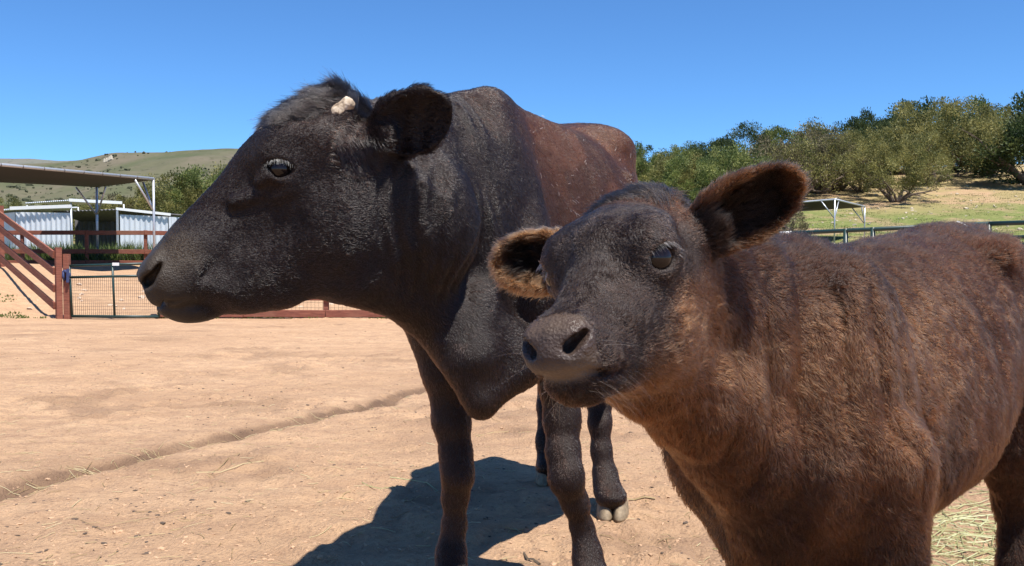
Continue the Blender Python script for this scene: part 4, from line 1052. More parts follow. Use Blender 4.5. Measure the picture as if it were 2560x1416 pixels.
def finish_cow(D):
    V, Q = D['V'], D['Q']; hp, hs, es, ev, eu, h = D['hp'], D['hs'], D['es'], D['ev'], D['eu'], D['h']
    N = vnormals(V, Q)
    q = V - D['NOSE']; s = q @ es; v = q @ ev; u = q @ eu
    tb = (V - D['A']) @ D['ta']; z = V[:, 2]
    head = (s > -.05) & (s < D['L']*1.12) & (np.abs(u) < .2) & (v > -.32) & (v < .2) & (V[:, 1] < 2.35)
    neckmask = sstep(-tb, -.35, .05)
    # skin relief: soft muscle unevenness, neck folds, fine ripple
    rel = fbm(V, 9, 3, 3)*.004*(~head) + fbm(V, 30, 3, 8)*.0013 + head*fbm(V, 13, 3, 51)*.0030*(s > .10)
    fold = np.sin((V[:, 0]*.8 + V[:, 1]*.75 + .05*vnoise(V, 6, 2))*2*math.pi/.055)
    fm = sstep(V[:, 0], -.34, -.25)*(1 - sstep(V[:, 0], -.10, .02))*(1 - sstep(tb, .1, .3))*sstep(z, .78, .95)
    rel = rel +   .0034*fold*fm*sstep(vnoise(V, 7, 31), -.2, .5)
    V = V + N*rel[:, None]; N = vnormals(V, Q)
    ear = near_ear(V, D['ears'])
    # ---- coat colours
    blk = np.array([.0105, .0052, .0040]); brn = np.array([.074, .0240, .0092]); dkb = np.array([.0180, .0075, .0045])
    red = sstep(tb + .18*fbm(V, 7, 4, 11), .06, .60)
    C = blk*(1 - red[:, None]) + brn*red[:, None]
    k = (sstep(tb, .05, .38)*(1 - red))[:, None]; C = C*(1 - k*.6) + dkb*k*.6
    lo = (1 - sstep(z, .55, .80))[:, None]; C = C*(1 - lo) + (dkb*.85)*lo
    pt = sstep(fbm(V, 5, 3, 21), .12, .35)[:, None]*red[:, None]*.5; C = C*(1 - pt) + dkb*pt
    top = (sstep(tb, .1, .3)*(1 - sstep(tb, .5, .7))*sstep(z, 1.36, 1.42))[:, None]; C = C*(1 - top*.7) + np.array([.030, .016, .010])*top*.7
    pol = (sstep(s, D['L']*.72, D['L']*.85)*sstep(v, -.10, -.02)*head)[:, None]; C = C*(1 - pol*.55) + np.array([.022, .011, .0075])*pol*.55
    C = C*(1 + .25*fbm(V, 22, 3, 5))[:, None]
    # ---- bare muzzle
    muz = head & (s < .30)
    sm = s + .16*np.clip(-v - .02, -.05, .10) + .008*vnoise(V, 60, 4)
    bare = muz*(1 - sstep(sm, .050, .085))
    C = C*(1 - bare[:, None]) + (np.array([.030, .023, .018])*(1 + .4*fbm(V, 70, 3, 15))[:, None])*bare[:, None]
    tan = (head & (s < .17))*sstep(v, -.075, -.02)*(1 - sstep(s, .10, .16)); C = C*(1 - tan[:, None]*.6) + np.array([.050, .034, .020])*tan[:, None]*.6
    wet = bare*sstep(fbm(V, 40, 3, 44), -.2, .4)*.5*sstep(v, -.11, -.08)
    # round the eye
    de = np.min([np.linalg.norm(V - e, axis=1) for e in D['eyes']], axis=0)
    lid = 1 - sstep(de, .030, .040)
    C = C*(1 - lid[:, None]*.5) + np.array([.012, .007, .006])*lid[:, None]*.5
    # ---- parts
    root = empty('cow', (.08, 3.0, 0))
    tag(root, 'large dark brown cow with a horn stub, head turned in profile', 'cow')
    skin = skin_mat('cow_skin', .62)
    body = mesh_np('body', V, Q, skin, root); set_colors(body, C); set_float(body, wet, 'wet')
    em = eye_mats()
    eyeo = [uv_ball('eye', e + eu*sg*.0015, (.0262,)*3, em, root) for e, sg in zip(D['eyes'], (1, -1))]
    # ---- lay of the coat
    comb = np.tile(D['ta']*.55 + np.array([0, 0, -.75]), (len(V), 1))
    hm = head[:, None]
    hc = es*.75 - ev*.40 + np.array([0, 0, -.15])
    fore = sstep(v, -.10, .0)[:, None]
    comb = np.where(hm, hc*(1 - fore) + (es*.9 - eu*np.sign(u)[:, None]*-.25)*fore, comb)
    nk = (V[:, 1] < 2.5) & ~head & (z > .75)
    comb = np.where(nk[:, None], np.array([.45, .45, -.70]), comb)
    comb = np.where((z < .7)[:, None], np.array([.05, .10, -1.0]), comb)
    ln = np.full(len(V), .0085); ln[head] = .0062
    ln = np.where(nk, .0090, ln); ln = np.where(tb > .5, .0080, ln); ln = np.where(z < .6, .008, ln)
    lift = np.full(len(V), .20); lift[head] = .15
    dens = np.where(head, 2.0, 1.0)*np.where(N[:, 1] > .45, .30, 1.0)*np.where(V[:, 2] < .03, 0, 1)
    dens = np.where(lid > .55, dens*.25, dens); ln = ln*(1 - .55*lid)
    dens = dens*(1 - bare)
    ln = ln*(1 - .35*(head & (s < .16)))
    for (l, w, d, m) in ear:
        rim = m & ((np.abs(w) > .72) | (l > .86)); inn = m & ~rim; C[m] = C[m]*.62
        ln = np.where(rim, .011, np.where(inn, .010, ln)); lift = np.where(m, .45, lift)
    for (b0, a, bb, nn, LL, hw), (l, w, d, m) in zip(D['ears'], ear): comb = np.where(m[:, None], a*.8 + np.array([0, 0, -.55]), comb)
    base = np.linalg.norm(V - hs(885, 372, .11), axis=1); fb = 1 - sstep(base, .035, .08)
    ln = ln + .016*fb; lift = lift + .10*fb; comb = comb*(1 - fb[:, None]) + (np.array([.1, -.1, -1.0]) + es*.3)*fb[:, None]
    tuft = (sstep(s, D['L']*.70, D['L']*.86)*sstep(v, -.085, -.03)*head)*(1 - sstep(np.abs(u), .075, .10))
    hm_ = hair_mat('cow_coat', .20, .26, .0, 1.48)
    grow_coat('coat', root, hm_, V, Q, N, dens*(1 - .4*tuft), ln, lift, comb, C*1.0, 520000, .00042, 11, clump=.26, clump_scale=130, wav=.06, swirl=(.16, .10), lnoise=.06)
    # curly crown tuft
    tc = np.tile(-es*.8 + ev*.35 + np.array([0, 0, .35]), (len(V), 1))
    grow_coat('forelock', root, hm_, V, Q, N, tuft*1.0, .008 + .022*tuft, np.full(len(V), .55), tc, np.tile([.012, .009, .008], (len(V), 1)), 16000, .00045, 12, clump=.60, clump_scale=55, wav=.30)
    # ---- lashes
    r = np.random.default_rng(5)
    for e, sg, eo in zip(D['eyes'], (1, -1), eyeo):
        ls = []
        ye = unit(eu*sg + h*.22); hx = -h; xe = unit(hx - (hx @ ye)*ye)
        for i in range(110):
            t = r.normal(1.55, .55); p = e + ye*(.0245 - .010*math.cos(t)**2 + r.uniform(0, .002)) + xe*.032*math.cos(t) + np.array([0, 0, .0225*math.sin(t)])
            dr = unit(ye*.75 + np.array([0, 0, -.62]) + xe*(.35*math.cos(t) + r.normal(0, .22))); L_ = r.uniform(.008, .022)
            ls.append([p, p + dr*L_*.5 + ye*.001, p + dr*L_*.95 + np.array([0, 0, -.004])])
        strands('eyelashes', eo, hm_, ls, .00024, .00005, (.20, .195, .19))
    # ---- horn stubs
    hk = NT('horn'); pp = hk.pos(); c = hk.ramp(hk.noise(pp, 55, 6, .65), [(.32, (.10, .065, .04)), (.46, (.36, .27, .18)), (.66, (.60, .51, .39))])
    hk.l(c, hk.b.inputs['Base Color']); hk.b.inputs['Roughness'].default_value = .65; hk.bump(hk.noise(pp, 120, 6, .6), .6, .003)
    for sg in (1, -1):
        b0 = hs(842, 284, .086*sg); t0 = hs(866, 258, .094*sg); T = Field(*[np.arange(c_ - .06, c_ + .06, .0022) for c_ in (b0 + t0)/2])
        T.cap(b0, t0, .0170, .0125, k=.003); T.ell(t0 + np.array([.004, 0, -.003]), (.0140, .0130, .0125), k=.005); T.cap(b0 - (t0-b0)*.25, b0, .010, .014, k=.004)
        T.ell(t0 + np.array([.010, -.012, -.016]), (.007, .006, .006), k=.005, cut=True)
        v2, q2 = T.mesh(); v2 = v2 + vnormals(v2, q2)*(fbm(v2, 75, 4, 2)*.0042)[:, None]
        mesh_np('horn', v2, q2, hk.m, root)
    # ---- hooves
    hfm = NT('hoof'); pp = hfm.pos(); c = hfm.ramp(hfm.noise(pp, 40, 6, .65), [(.3, (.085, .060, .038)), (.50, (.19, .14, .085)), (.75, (.30, .225, .14))])
    hfm.l(c, hfm.b.inputs['Base Color']); hfm.b.inputs['Roughness'].default_value = .7; hfm.bump(hfm.noise(pp, 90, 5, .6), .5, .003)
    for lg, gx in ((D['fl'], 1), (D['fr'], 1), (D['hr'], 1), (D['hl'], 1)):
        e = np.array(lg[-1]); fc = np.array([-.12, -1.0, 0])
        hoof_mesh('hoof', (e[0] + .01, e[1] - .012, 0.0), fc, hfm.m, root, .058)
    # bits of straw caught in the coat along the back
    r = np.random.default_rng(77); ii = np.where((tb > .30) & (tb < 1.25) & (((V - D['A']) @ D['ua']) > -.05) & (z > 1.05))[0]; ii = r.choice(ii, 64)
    st = []
    for i in ii:
        d = np.cross(N[i], unit(r.normal(0, 1, 3))); L_ = r.uniform(.002, .013); p = V[i] + N[i]*.007; st.append([p - d*L_, p + N[i]*.001, p + d*L_])
    tag(strands('straw_flecks', None, hair_mat('straw_fleck', .5, .6), st, .0007, .0005, (.50, .41, .30)), 'pale straw flecks caught in the coat on the cow back', 'straw', kind='stuff')
    return root
# ================================================================ the brown calf
def build_calf():
    G = Field(seg_axis([(-0.08, 0.36, 0.0035), (0.36, 1.22, 0.007)]),
              seg_axis([(0.80, 1.30, 0.0035), (1.30, 2.28, 0.007)]),
              seg_axis([(-0.01, 0.66, 0.008), (0.66, 1.12, 0.0035)]))
    Fw = np.array([-0.4417, -0.8577, -0.2631]); Lf = np.array([0.8763, -0.4753, 0.0786])
    yaw, rol, pit = math.radians(0.5), math.radians(5.0), math.radians(0.0)
    def rz(v, a): c, s_ = math.cos(a), math.sin(a); return np.array([v[0]*c - v[1]*s_, v[0]*s_ + v[1]*c, v[2]])
    Fw = unit(rz(Fw, yaw)); Lf = rz(Lf, yaw); Lf = unit(Lf - (Lf @ Fw)*Fw); Up = np.cross(Fw, Lf)
    Lf = Lf*math.cos(rol) + Up*math.sin(rol); Up = np.cross(Fw, Lf)
    O = np.array([.164, 1.138, .948])
    R = np.stack([Fw, Lf, Up], 1)
    def hd(x, y, z): return O + R @ np.array([x, y, z])
    # head loft: s = distance forward from the poll
    sk = [-.03, .0, .03, .07, .11, .15, .19, .225, .255, .280, .294, .301]
    tz = [.035, .062, .076, .076, .066, .051, .037, .028, .022, .015, .004, -.010]
    bz = [-.085, -.100, -.108, -.106, -.098, -.086, -.070, -.056, -.044, -.036, -.031, -.023]
    wd = [.050, .060, .067, .070, .065, .053, .042, .036, .035, .035, .030, .018]
    tp = [0, .05, .08, .05, -.04, -.15, -.22, -.20, -.10, -.05, 0, 0]
    G.loft(O, Fw, Up, Lf, sk, tz, bz, wd, k=.004, n=2.3, taper=tp)
    both = (1, -1)
    G.ell(hd(.005, 0, .052), (.045, .050, .030), R, k=.025)                    # poll bump
    G.ell(hd(.085, 0, .055), (.06, .045, .028), R, k=.03)                      # forehead
    eyes = []
    for s in both:
        G.ell(hd(.075, .038*s, -.055), (.072, .030, .052), R, k=.025)          # cheek
        G.ell(hd(.092, .052*s, .050), (.042, .020, .022), R, k=.03)            # brow
        G.ell(hd(.05, .062*s, .000), (.045, .016, .028), R, k=.02)             # cheek bone
        G.ell(hd(.165, .038*s, -.012), (.045, .016, .020), R, k=.02)
        G.ell(hd(.240, .027*s, -.030), (.038, .016, .020), R, k=.018)          # upper lip
        # eye
        E0 = hd(.114, .0560*s, .029); eyes.append(E0)
        pass
        xe = unit(Fw - .25*Up); ue = np.cross(xe, Lf*1.0); 
        ye = unit(Lf*s*.80 + Fw*.55 + Up*.08); xe = unit(Fw*.84 - Lf*s*.56 - Up*.10); xe = unit(xe - (xe @ ye)*ye); ze = np.cross(xe, ye); ze = ze if ze[2] > 0 else -ze
        ER = np.stack([xe, ye, ze], 1)
        G.ell(E0 + ye*.001, (.032, .018, .029), ER, k=.024)
        G.ell(E0 + ye*.020, (.0180, .022, .0160), ER, k=.004, cut=True)
        for a0, a1, r, off, zz in ((-.1, math.pi+.1, .0045, .0165, .0182), (math.pi, 2*math.pi, .0034, .0150, .0178)):
            arc = np.linspace(a0, a1, 9)
            lid = [E0 + ye*(off - .006*math.cos(t)**2) + xe*.0205*math.cos(t) + ze*zz*math.sin(t) for t in arc]
            for p, q in zip(lid[:-1], lid[1:]): G.cap(p, q, r, r, k=.005)
        G.ell(E0 + xe*.026 - ze*.008 + ye*.004, (.012, .006, .006), ER, k=.008)
    # muzzle pad, nostrils
    G.ell(hd(.266, 0, -.005), (.034, .033, .025), R, k=.014)
    for s in both:
        G.ell(hd(.274, .023*s, .001), (.021, .014, .015), R, k=.010)
        xn = unit(R @ np.array([.55, -.62*s, -.55])); zn = unit(np.cross(xn, R @ np.array([.8, .6*s, 0]))); 
        yn = np.cross(zn, xn); NR = np.stack([xn, yn, zn], 1)
        G.ell(hd(.290, .0230*s, -.002), (.0125, .020, .0068), NR, k=.004, cut=True)
        G.ell(hd(.281, .0315*s, .002), (.0085, .015, .0042), NR, k=.004, cut=True)
    # lower jaw and mouth
    G.ell(hd(.254, 0, -.048), (.032, .026, .017), R, k=.010)
    G.cap(hd(.25, 0, -.056), hd(.10, 0, -.085), .020, .034, k=.03, flat=Lf, fl=1.4)
    for s in both:
        pts = [hd(.302, .000*s, -.0310), hd(.297, .014*s, -.0320), hd(.285, .027*s, -.0355), hd(.265, .035*s, -.0430), hd(.240, .041*s, -.0535), hd(.206, .047*s, -.0650)]
        for p, q in zip(pts[:-1], pts[1:]): G.cap(p, q, .0040, .0040, k=.005, cut=True)
    # neck
    P = [hd(-.01, 0, -.02), np.array([.225, 1.215, .895]), np.array([.285, 1.275, .850]), np.array([.345, 1.335, .805]), np.array([.40, 1.40, .775])]
    H = [.096, .124, .152, .175, .195]; W = [.070, .088, .106, .128, .150]
    tg = unit([.671, .741, -.35]); sd = unit([.741, -.671, 0]); un = np.cross(sd, tg); un = un if un[2] > 0 else -un
    for p, h_, w in zip(P, H, W): G.ell(p, (.075, w, h_), np.stack([tg, sd, un], 1), k=.05)
    G.chain([hd(.09, 0, -.080), at(1630, 935, 1.12), at(1745, 1015, 1.19), at(1858, 1120, 1.26), at(1935, 1255, 1.33)], [.036, .040, .048, .058, .072], k=.06)
    # trunk
    A = np.array([.40, 1.38, 0.]); ta = unit([.671, .741, 0]); ua = np.array([ta[1], -ta[0], 0]); za = np.array([0, 0, 1.0])
    tk = [-.11, -.08, -.04, .0, .15, .32, .48, .60, .72, .82, .90, .96]
    tz = [.74, .82, .915, .955, .962, .972, .985, .995, 1.012, 1.008, .965, .88]
    bz = [.64, .56, .49, .465, .48, .50, .515, .545, .60, .67, .74, .80]
    wk = [.05, .085, .125, .148, .172, .195, .200, .188, .170, .150, .118, .06]
    tp = [0, 0, -.08, -.16, -.22, -.22, -.18, -.10, -.02, .0, 0, 0]
    G.loft(A, ta, za, ua, tk, tz, bz, wk, k=.05, n=2.2, taper=tp)
    def bp(t, u, z): return A + ta*t + ua*u + za*z
    BR = np.stack([ta, ua, za], 1)
    for s in both:
        G.ell(bp(.02, .105*s, .80), (.10, .055, .15), BR, k=.05)               # shoulder
        G.ell(bp(-.03, .105*s, .66), (.075, .05, .10), BR, k=.05)              # upper arm
        G.ell(bp(.78, .095*s, .80), (.13, .075, .17), BR, k=.05)               # thigh
        G.ell(bp(.68, .13*s, .955), (.05, .035, .03), BR, k=.05)               # hip
    G.ell(bp(-.01, .01, .57), (.070, .085, .12), BR, k=.05)                      # brisket
    # legs
    def leg(p, r, k=.025): G.chain(p, r, k)
    nf = [bp(.03, .13, .66), bp(.05, .135, .53), bp(.04, .130, .40), bp(.03, .128, .31), bp(.03, .128, .20), bp(.03, .128, .11), bp(.01, .128, .06)]
    ff = [bp(.09, -.08, .66), bp(.10, -.075, .53), bp(.07, -.078, .40), bp(.04, -.085, .31), bp(.04, -.085, .20), bp(.04, -.085, .11), bp(.02, -.085, .06)]
    for p in (nf, ff):
        leg(p, [.085, .060, .038, .036, .024, .030, .026])
        G.ell(p[3], (.034, .034, .045), k=.02)
    nh = [bp(.80, .115, .72), bp(.80, .12, .58), bp(.90, .12, .42), bp(.87, .12, .30), bp(.86, .12, .12), bp(.83, .12, .06)]
    fh = [bp(.80, -.115, .72), bp(.78, -.12, .58), bp(.86, -.12, .42), bp(.83, -.12, .30), bp(.82, -.12, .12), bp(.79, -.12, .06)]
    for p in (nh, fh): leg(p, [.115, .075, .042, .028, .031, .027])
    # tail, carried a little away from the rump
    tail = [bp(.86, 0, .985), bp(.93, .01, .985), bp(.99, .03, .93), bp(1.02, .05, .82), bp(1.02, .06, .65), bp(1.01, .06, .50)]
    G.chain(tail, [.034, .028, .022, .018, .015, .013], k=.02)
    # ears
    ears = []
    for s in both:
        if s > 0:
            b0 = hd(.010, .068, .024); tip = at(2000, 450, 1.10); nn = unit(Fw*.75 + Up*-.25 + Lf*-.1); hw = .046
        else:
            b0 = hd(.010, -.066, .018); tip = at(1240, 660, 1.19); nn = unit(Fw*.80 + Up*.25 + np.array([.3, 0, 0])); hw = .040
        a = unit(tip - b0); LL = np.linalg.norm(tip - b0); nn = unit(nn - (nn @ a)*a); bb = np.cross(nn, a)
        RE = np.stack([a, bb, nn], 1)
        G.cap(b0 - a*.03, b0 + a*.02, .027, .025, k=.02)
        T = Field(*[ax[(ax > c - .13) & (ax < c + .13)] for ax, c in zip(G.ax, b0 + a*LL*.5)])
        T.ell(b0 + a*LL*.50, (LL*.53, hw, .022), RE, k=.002)
        T.ell(b0 + a*LL*.55 + nn*.012, (LL*.46, hw*.84, .0225), RE, k=.006, cut=True)
        sl = tuple(slice(int(np.searchsorted(ax, t[0])), int(np.searchsorted(ax, t[0])) + len(t)) for ax, t in zip(G.ax, T.ax))
        G.put(sl, T.F, .010)
        ears.append((b0, a, bb, nn, LL, hw))
    V, Q = G.mesh(); V = relax(V, Q, 2)
    return dict(V=V, Q=Q, hd=hd, R=R, O=O, Fw=Fw, Lf=Lf, Up=Up, eyes=eyes, ears=ears, bp=bp, A=A, ta=ta, ua=ua, nf=nf, ff=ff, nh=nh, fh=fh, tail=tail)

def finish_calf(D):
    V, Q = D['V'], D['Q']; hd, R, O = D['hd'], D['R'], D['O']; Fw, Lf, Up = D['Fw'], D['Lf'], D['Up']
    N = vnormals(V, Q); q = (V - O) @ R; x, y, zz = q[:, 0], q[:, 1], q[:, 2]
    tb = (V - D['A']) @ D['ta']; ub = (V - D['A']) @ D['ua']; z = V[:, 2]
    head = (x > -.02) & (x < .33) & (np.abs(y) < .10) & (zz > -.12) & (zz < .12)
    hsoft = sstep(x, -.03, .05)*(np.abs(y) < .11)*sstep(zz, -.16, -.09)
    # loose skin folds down neck and shoulder
    wv = tb + .035*fbm(V, 5, 3, 3) + .10*(z - .75)*.35
    fold = np.abs(np.sin(wv*math.pi/.062 + .6*vnoise(V, 9, 4)))**.6
    fm = sstep(tb, -.32, -.20)*(1 - sstep(tb, .10, .30))*sstep(z, .58, .70)*(1 - sstep(z, .88, .95))*(1 - hsoft)
    rel = (fold - .7)*.0135*fm*sstep(vnoise(V, 6, 17), -.55, .2)
    f2 = np.abs(np.sin((tb + .03*vnoise(V, 5, 9))*math.pi/.11)); rel = rel + (f2 - .6)*.004*sstep(tb, .15, .3)*(1 - sstep(tb, .6, .75))*sstep(z, .6, .7)*(1 - sstep(z, .88, .95))
    rel = rel + fbm(V, 14, 3, 6)*.004*(1 - hsoft) + fbm(V, 45, 2, 8)*.0012
    V = V + N*rel[:, None]; N = vnormals(V, Q)
    ear = near_ear(V, D['ears'])
    # ---- colours
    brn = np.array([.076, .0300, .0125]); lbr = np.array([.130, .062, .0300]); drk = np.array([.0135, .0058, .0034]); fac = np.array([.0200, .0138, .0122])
    C = np.tile(brn, (len(V), 1)); n1 = fbm(V, 8, 4, 5)
    def mixc(C, c, m): m = np.clip(m, 0, 1)[:, None]; return C*(1 - m) + np.asarray(c)*m
    C = mixc(C, lbr, sstep(n1, -.1, .5)*.6)
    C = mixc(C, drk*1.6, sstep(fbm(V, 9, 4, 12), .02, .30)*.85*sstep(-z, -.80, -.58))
    C = mixc(C, np.array([.020, .0085, .0052]), sstep(z + .02*vnoise(V, 9, 6), .80, .95)*(~head)*.85)                         # dark back
    C = mixc(C, np.array([.044, .0165, .0078]), sstep(tb + .05*n1, .16, .42)*.75)
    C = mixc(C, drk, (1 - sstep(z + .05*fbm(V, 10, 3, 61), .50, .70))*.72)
    # face: dark mask over forehead, eyes and nose; brown cheeks and jaw
    C = mixc(C, lbr*.95, hsoft*(1 - sstep(zz, -.045, .0)))
    msk = hsoft*sstep(zz + .10*sstep(x, .05, .25) - .02*vnoise(V, 20, 3), -.050, .025)
    C = mixc(C, fac, msk*.93)
    C = mixc(C, np.array([.040, .015, .008]), msk*sstep(x, -.02, .02)*(1 - sstep(x, .03, .07))*sstep(zz, .03, .06)*.8)
    C = mixc(C, np.array([.030, .018, .012]), msk*sstep(x, .16, .22)*(1 - sstep(np.abs(y), .01, .035))*sstep(zz, .0, .03)*.55)
    chn = head*sstep(x, .16, .21)*(1 - sstep(zz, -.045, -.030)); C = mixc(C, drk*.8, chn*.85)
    de = np.min([np.linalg.norm(V - e, axis=1) for e in D['eyes']], axis=0); lid = 1 - sstep(de, .018, .027)
    C = mixc(C, np.array([.045, .030, .022]), lid*.55)
    C = C*(1 + .22*fbm(V, 30, 3, 25))[:, None]
    # ---- bare muzzle
    sm = x - .8*np.clip(np.abs(y) - .026, 0, 1) + .003*vnoise(V, 90, 4) - .35*np.clip(zz - .008, 0, 1)
    bare = head*sstep(sm, .258, .266)*sstep(zz, -.045, -.036)
    C = mixc(C, np.array([.060, .040, .032])*(1 + .3*fbm(V, 60, 3, 9))[:, None], bare)
    dust = bare*(1 - sstep(zz, -.030, -.008))*sstep(x, .27, .285); C = mixc(C, np.array([.165, .128, .096]), dust*.75)
    C = mixc(C, np.array([.10, .062, .036]), bare*sstep(zz, .006, .018)*.5)
    dn = np.min([np.linalg.norm(V - hd(.284, .026*q_, .0), axis=1) for q_ in (1, -1)], axis=0)
    wet = bare*(1 - dust)*np.clip(.25 + 1.0*(1 - sstep(dn, .014, .026)), 0, 1)*sstep(fbm(V, 60, 3, 4), -.45, .2)*1.2
    root = empty('calf', (.65, 1.6, 0))
    tag(root, 'small woolly brown calf with dark face looking towards the viewer', 'calf')
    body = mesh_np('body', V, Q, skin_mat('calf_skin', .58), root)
    em = eye_mats()
    eyeo = [uv_ball('eye', e + unit(Lf*s*.8 + Fw*.55)*.0016, (.0200,)*3, em, root) for e, s in zip(D['eyes'], (1, -1))]
    # ---- coat
    comb = np.tile(D['ta']*.40 + np.array([0, 0, -.9]), (len(V), 1))
    up = sstep(z, .88, .96)[:, None]; comb = comb*(1 - up) + (D['ta']*1.0 + np.array([0, 0, -.1]))*up
    hc = -Fw*.85 - Up*.25; rad = (q - np.array([.115, 0, .06])); rad = rad @ R.T
    wh = (msk*sstep(zz, .01, .04)*sstep(x, -.02, .03))[:, None]
    ch = hsoft[:, None]; comb = comb*(1 - ch) + (hc*(1 - wh) + (rad*14)*wh)*ch
    ln = np.full(len(V), .0100); ln = ln*(1 - .62*hsoft) ; ln = np.where(head & (zz < -.03) & (x < .2), .0085, ln)
    ln = ln + .008*sstep(z, .93, .97)*(~head)
    ln = np.where(head & (x > .17), .0050, ln)
    lift = .42 - .17*hsoft; 
    dens = np.where(head, 2.2, 1.0)*np.where((ub < -.03) & (tb > -.1) & (z < .93), .25, 1.0)*np.where(z < .03, 0, 1)*(1 - bare)
    dens = np.where(lid > .6, dens*.3, dens); ln = ln*(1 - .5*lid)
    tail = tb > .93; ln = np.where(tail, .035, ln)
    Ce = C.copy()
    for (b0, a, bb, nn, LL, hw), (l, w, d, m), s in zip(D['ears'], ear, (1, -1)):
        e = np.clip(np.maximum(np.abs(w), (l - .5)/.5*1.0), 0, 2)
        inner = m & ((N @ nn) > .15)
        rimc = np.array([.120, .058, .027]) if s < 0 else np.array([.060, .026, .011])
        f_in = m*inner*(1 - sstep(e, .55, .85)); f_rim = m*sstep(e, .66, .92)
        Ce = mixc(Ce, rimc*.75, m*.85); Ce = mixc(Ce, rimc, f_rim); Ce = mixc(Ce, np.array([.007, .004, .003]), f_in)
        if s < 0: Ce = mixc(Ce, rimc, m*inner*sstep(w*np.sign((bb[2] < 0) - .5), .15, .5)*.9)
        bk = m & ~inner; Ce = mixc(Ce, np.array([.024, .010, .0055]), bk*(1 - f_rim)*.8)
        ln = np.where(m, .009, ln); ln = np.where(m & (e > .7), .010, ln); ln = np.where(m & inner & (e < .7), .012, ln)
        lift = np.where(m, .50, lift); dens = np.where(m, 2.6, dens)
        out = (a*.75)[None] + bb[None]*w[:, None]*.6 - (nn*.25)[None]*np.where(inner, -1, 1)[:, None]
        comb = np.where(m[:, None], out, comb)
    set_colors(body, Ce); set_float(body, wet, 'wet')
    hm_ = hair_mat('calf_coat', .34, .5, 0, 1.28)
    grow_coat('coat', root, hm_, V, Q, N, dens, ln, lift, comb, Ce, 520000, .00034, 21, clump=.48, clump_scale=120, wav=.20, swirl=(.40, .35), lnoise=.22)
    # dark poll tuft
    tuft = sstep(-x, -.045, -.01)*sstep(zz, .035, .055)*(1 - sstep(np.abs(y), .035, .06))*(x > -.05)
    grow_coat('forelock', root, hm_, V, Q, N, tuft*1.0, np.full(len(V), .013), np.full(len(V), .50), np.tile(-Fw*.3 - Lf*.9, (len(V), 1)), np.tile([.016, .011, .009], (len(V), 1)), 7000, .00035, 22, clump=.5, clump_scale=60, wav=.3)
    r = np.random.default_rng(8)
    for e, s, eo in zip(D['eyes'], (1, -1), eyeo):
        ls = []
        ye = unit(Lf*s*.80 + Fw*.55 + Up*.08); xe = unit(Fw*.84 - Lf*s*.56 - Up*.10); xe = unit(xe - (xe @ ye)*ye); ze = np.cross(xe, ye); ze = ze if ze[2] > 0 else -ze
        for i in range(80):
            t = r.uniform(.5, math.pi + .35); p = e + ye*(.0175 - .006*math.cos(t)**2) + xe*.0200*math.cos(t) + ze*.0175*math.sin(t)
            dr = unit(ye*.8 + ze*-.45 + xe*(.5*math.cos(t) + r.normal(0, .12))); L_ = r.uniform(.008, .016)
            ls.append([p, p + dr*L_*.5 + ze*.001, p + dr*L_ - ze*.003])
        strands('eyelashes', eo, hm_, ls, .00020, .00005, (.20, .18, .165))
    ws = []
    for i in range(55):
        s = r.choice([1, 1, -1]); x0 = r.uniform(.20, .285); p = hd(x0, s*r.uniform(.012, .034), -.055 + r.uniform(-.008, .012))
        dr = unit(R @ np.array([r.uniform(-.5, .15), s*r.uniform(.3, 1.0), r.uniform(-1.0, -.1)])); L_ = r.uniform(.02, .055)
        ws.append([p, p + dr*L_*.5, p + dr*L_ + np.array([0, 0, -.18*L_])])
    for i in range(14):
        s = r.choice([1, -1]); p = hd(r.uniform(.235, .275), s*.041, r.uniform(-.03, .0))
        dr = unit(R @ np.array([r.uniform(-.5, .3), s*1.0, r.uniform(-.5, .2)])); L_ = r.uniform(.02, .05)
        ws.append([p - dr*.006, p + dr*L_*.5, p + dr*L_ + np.array([0, 0, -.10*L_])])
    strands('whiskers', root, hm_, ws, .00012, .00003, (.16, .13, .11))
    hfm = simple_mat('calf_hoof', (.16, .11, .07), .7)
    for lg in (D['nf'], D['ff'], D['nh'], D['fh']):
        e = np.array(lg[-1]); hoof_mesh('hoof', (e[0] - .01, e[1] - .01, 0), (-.6, -.75, 0), hfm, root, .040)
    return root
# ================================================================ animals
finish_cow(build_cow())
finish_calf(build_calf())

# ================================================================ litter on the pen floor
def ground_pts(n, x0, x1, y0, y1, seed, lift=0.0, thr=None):
    r = np.random.default_rng(seed); y = y0*(y1/y0)**r.uniform(0, 1, n); x = r.uniform(x0, x1, n)*np.clip(y/4.0, .5, 3)
    if thr is not None:
        ok = vnoise(np.stack([x, y, x*0], 1), 1.3, seed) > thr; x, y = x[ok], y[ok]
    return np.stack([x, y, gz_at(x, y) + lift], 1), r
P, r = ground_pts(9000, -2.6, 2.2, 2.2, 14, 31, .0, -.25)
pebbles('dirt_clods', P, np.minimum(r.gamma(1.5, .0020, len(P)) + .0014, .011), simple_mat('clod', (.42, .265, .160), .95, 0, .3), 'small dry dirt clods scattered over the pen floor', 41)
P, r = ground_pts(3200, -2.6, 2.2, 2.4, 14, 35, .0, -.1)
pebbles('dung_crumbs', P, np.minimum(r.gamma(1.5, .0022, len(P)) + .0016, .011), simple_mat('dung', (.085, .060, .042), .95, 0, .3), 'dark crumbs of old dung scattered over the pen floor', 42, .4)
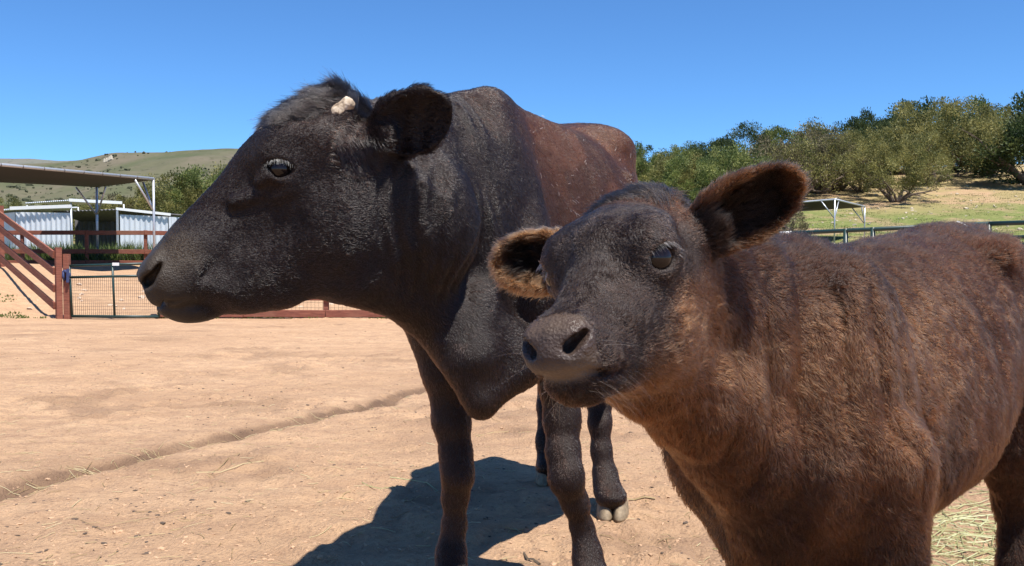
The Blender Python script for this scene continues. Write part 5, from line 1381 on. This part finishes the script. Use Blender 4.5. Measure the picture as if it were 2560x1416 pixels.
def straw_mesh(name, P, L, W, seed, mat, arch=.12, parent=None, az=None):
    r = np.random.default_rng(seed); n = len(P); a = r.uniform(0, math.pi*2, n) if az is None else az
    d = np.stack([np.cos(a), np.sin(a), np.zeros(n)], 1); s = np.stack([-np.sin(a), np.cos(a), np.zeros(n)], 1); bend = r.normal(0, .12, n)
    rows = []
    for t in (0, .33, .66, 1.0):
        c = P + d*((t - .5)*L)[:, None] + s*(bend*L*(t*(1-t))*2)[:, None]
        g = gz_at(c[:, 0], c[:, 1]); c[:, 2] = g + .002 + W*.6 + arch*L*t*(1-t)*r.uniform(0, 1, n)
        for (ds, dz) in ((-1, -.5), (1, -.5), (0, .9)): rows.append(c + s*(W*ds)[:, None] + np.array([0, 0, 1.0])*(W*dz)[:, None])
    V = np.stack(rows, 1).reshape(-1, 3); F = []
    for i in range(3):
        for k in range(3): F.append((i*3+k, i*3+(k+1) % 3, (i+1)*3+(k+1) % 3, (i+1)*3+k))
    F = (np.array(F)[None] + np.arange(n)[:, None, None]*12).reshape(-1, 4)
    o = mesh_np(name, V, F, mat, parent, smooth=False); set_float(o, np.repeat(np.clip(r.normal(.5, .25, n), 0, 1), 12), 'tone'); return o
STRAW = leaf_mat('straw', (.32, .22, .11), (.52, .40, .21), (.66, .58, .36))
HAY = leaf_mat('hay', (.34, .31, .13), (.52, .50, .25), (.66, .66, .42))
P, r = ground_pts(1500, -2.6, 2.2, 2.3, 12, 51)
tag(straw_mesh('straw_litter', P, r.gamma(2.0, .016, len(P)) + .015, r.uniform(.0006, .0015, len(P)), 52, STRAW), 'short broken straw littered over the pen floor', 'straw', kind='stuff')
# straw caught in the ditch
al = np.random.default_rng(9).uniform(0, 1, 90); D_ = np.array(DITCH); seg = np.random.default_rng(10).integers(2, 9, 90); Pd = D_[seg] + (D_[seg+1] - D_[seg])*al[:, None]; Pd = Pd + np.random.default_rng(11).normal(0, .05, Pd.shape)
tag(straw_mesh('ditch_straw', np.concatenate([Pd, np.zeros((90, 1))], 1), np.random.default_rng(12).uniform(.03, .14, 90), np.full(90, .0011), 13, STRAW, .15), 'loose straw washed into the muddy ditch', 'straw', kind='stuff')
# hay under the calf
rh = np.random.default_rng(61); ph = np.stack([rh.normal(1.55, .28, 420), rh.normal(3.05, .42, 420), np.zeros(420)], 1)
tag(straw_mesh('scattered_hay', ph, rh.uniform(.08, .34, 420), rh.uniform(.0010, .0022, 420), 62, HAY, .12), 'pale green hay spread on the ground behind the calf', 'hay', kind='stuff')
ph = np.stack([rh.normal(1.45, .35, 700), rh.normal(2.6, .4, 700), np.zeros(700)], 1)
tag(straw_mesh('chaff', ph, rh.uniform(.015, .07, 700), rh.uniform(.0008, .0018, 700), 63, STRAW, .1), 'fine chaff on the ground by the calf hind leg', 'chaff', kind='stuff')
def one_straw(px0, py0, px1, py1, w, label, mat=STRAW):
    def g(px, py):
        d = at(px, py, 1.0) - CAMP; return CAMP + d*(CAM_H/-d[2])
    a, b = g(px0, py0), g(px1, py1); c = (a + b)/2; L = np.linalg.norm((b - a)[:2]); az = math.atan2((b-a)[1], (b-a)[0])
    tag(straw_mesh('straw_stalk', np.array([[c[0], c[1], 0]]), np.array([L]), np.array([w]), int(px0), mat, .03, az=np.array([az])), label, 'straw')
one_straw(905, 1195, 990, 1222, .0022, 'bent straw stalk pointing at the edge of the cow shadow', HAY)
one_straw(975, 1187, 1095, 1218, .0020, 'long thin straw stalk lying half inside the cow shadow', HAY)
one_straw(490, 1182, 660, 1148, .0022, 'long pale straw stalk on open dirt below the ditch')
one_straw(1560, 1256, 1638, 1259, .0034, 'pale straw stalk beside the hind hoof of the cow')
one_straw(1310, 1375, 1350, 1414, .0040, 'dark flat leaf blade near the cow front leg', simple_mat('dry_leaf', (.14, .10, .06), .8))
one_straw(520, 1180, 600, 1132, .0018, 'thin straw crossing the long pale stalk below the ditch')
one_straw(1190, 1078, 1290, 1054, .0020, 'thin straw stalk on the dirt behind the brisket')

a_, b_ = at(2392, 553, 1.955), at(2420, 566, 1.945)
tag(strands('straw_stalk', None, hair_mat('rump_straw', .5, .6), [[a_, (a_ + b_)/2 + np.array([0, 0, .001]), b_]], .0012, .0010, (.5, .42, .28)), 'short pale straw stalk caught on the calf rump', 'straw')
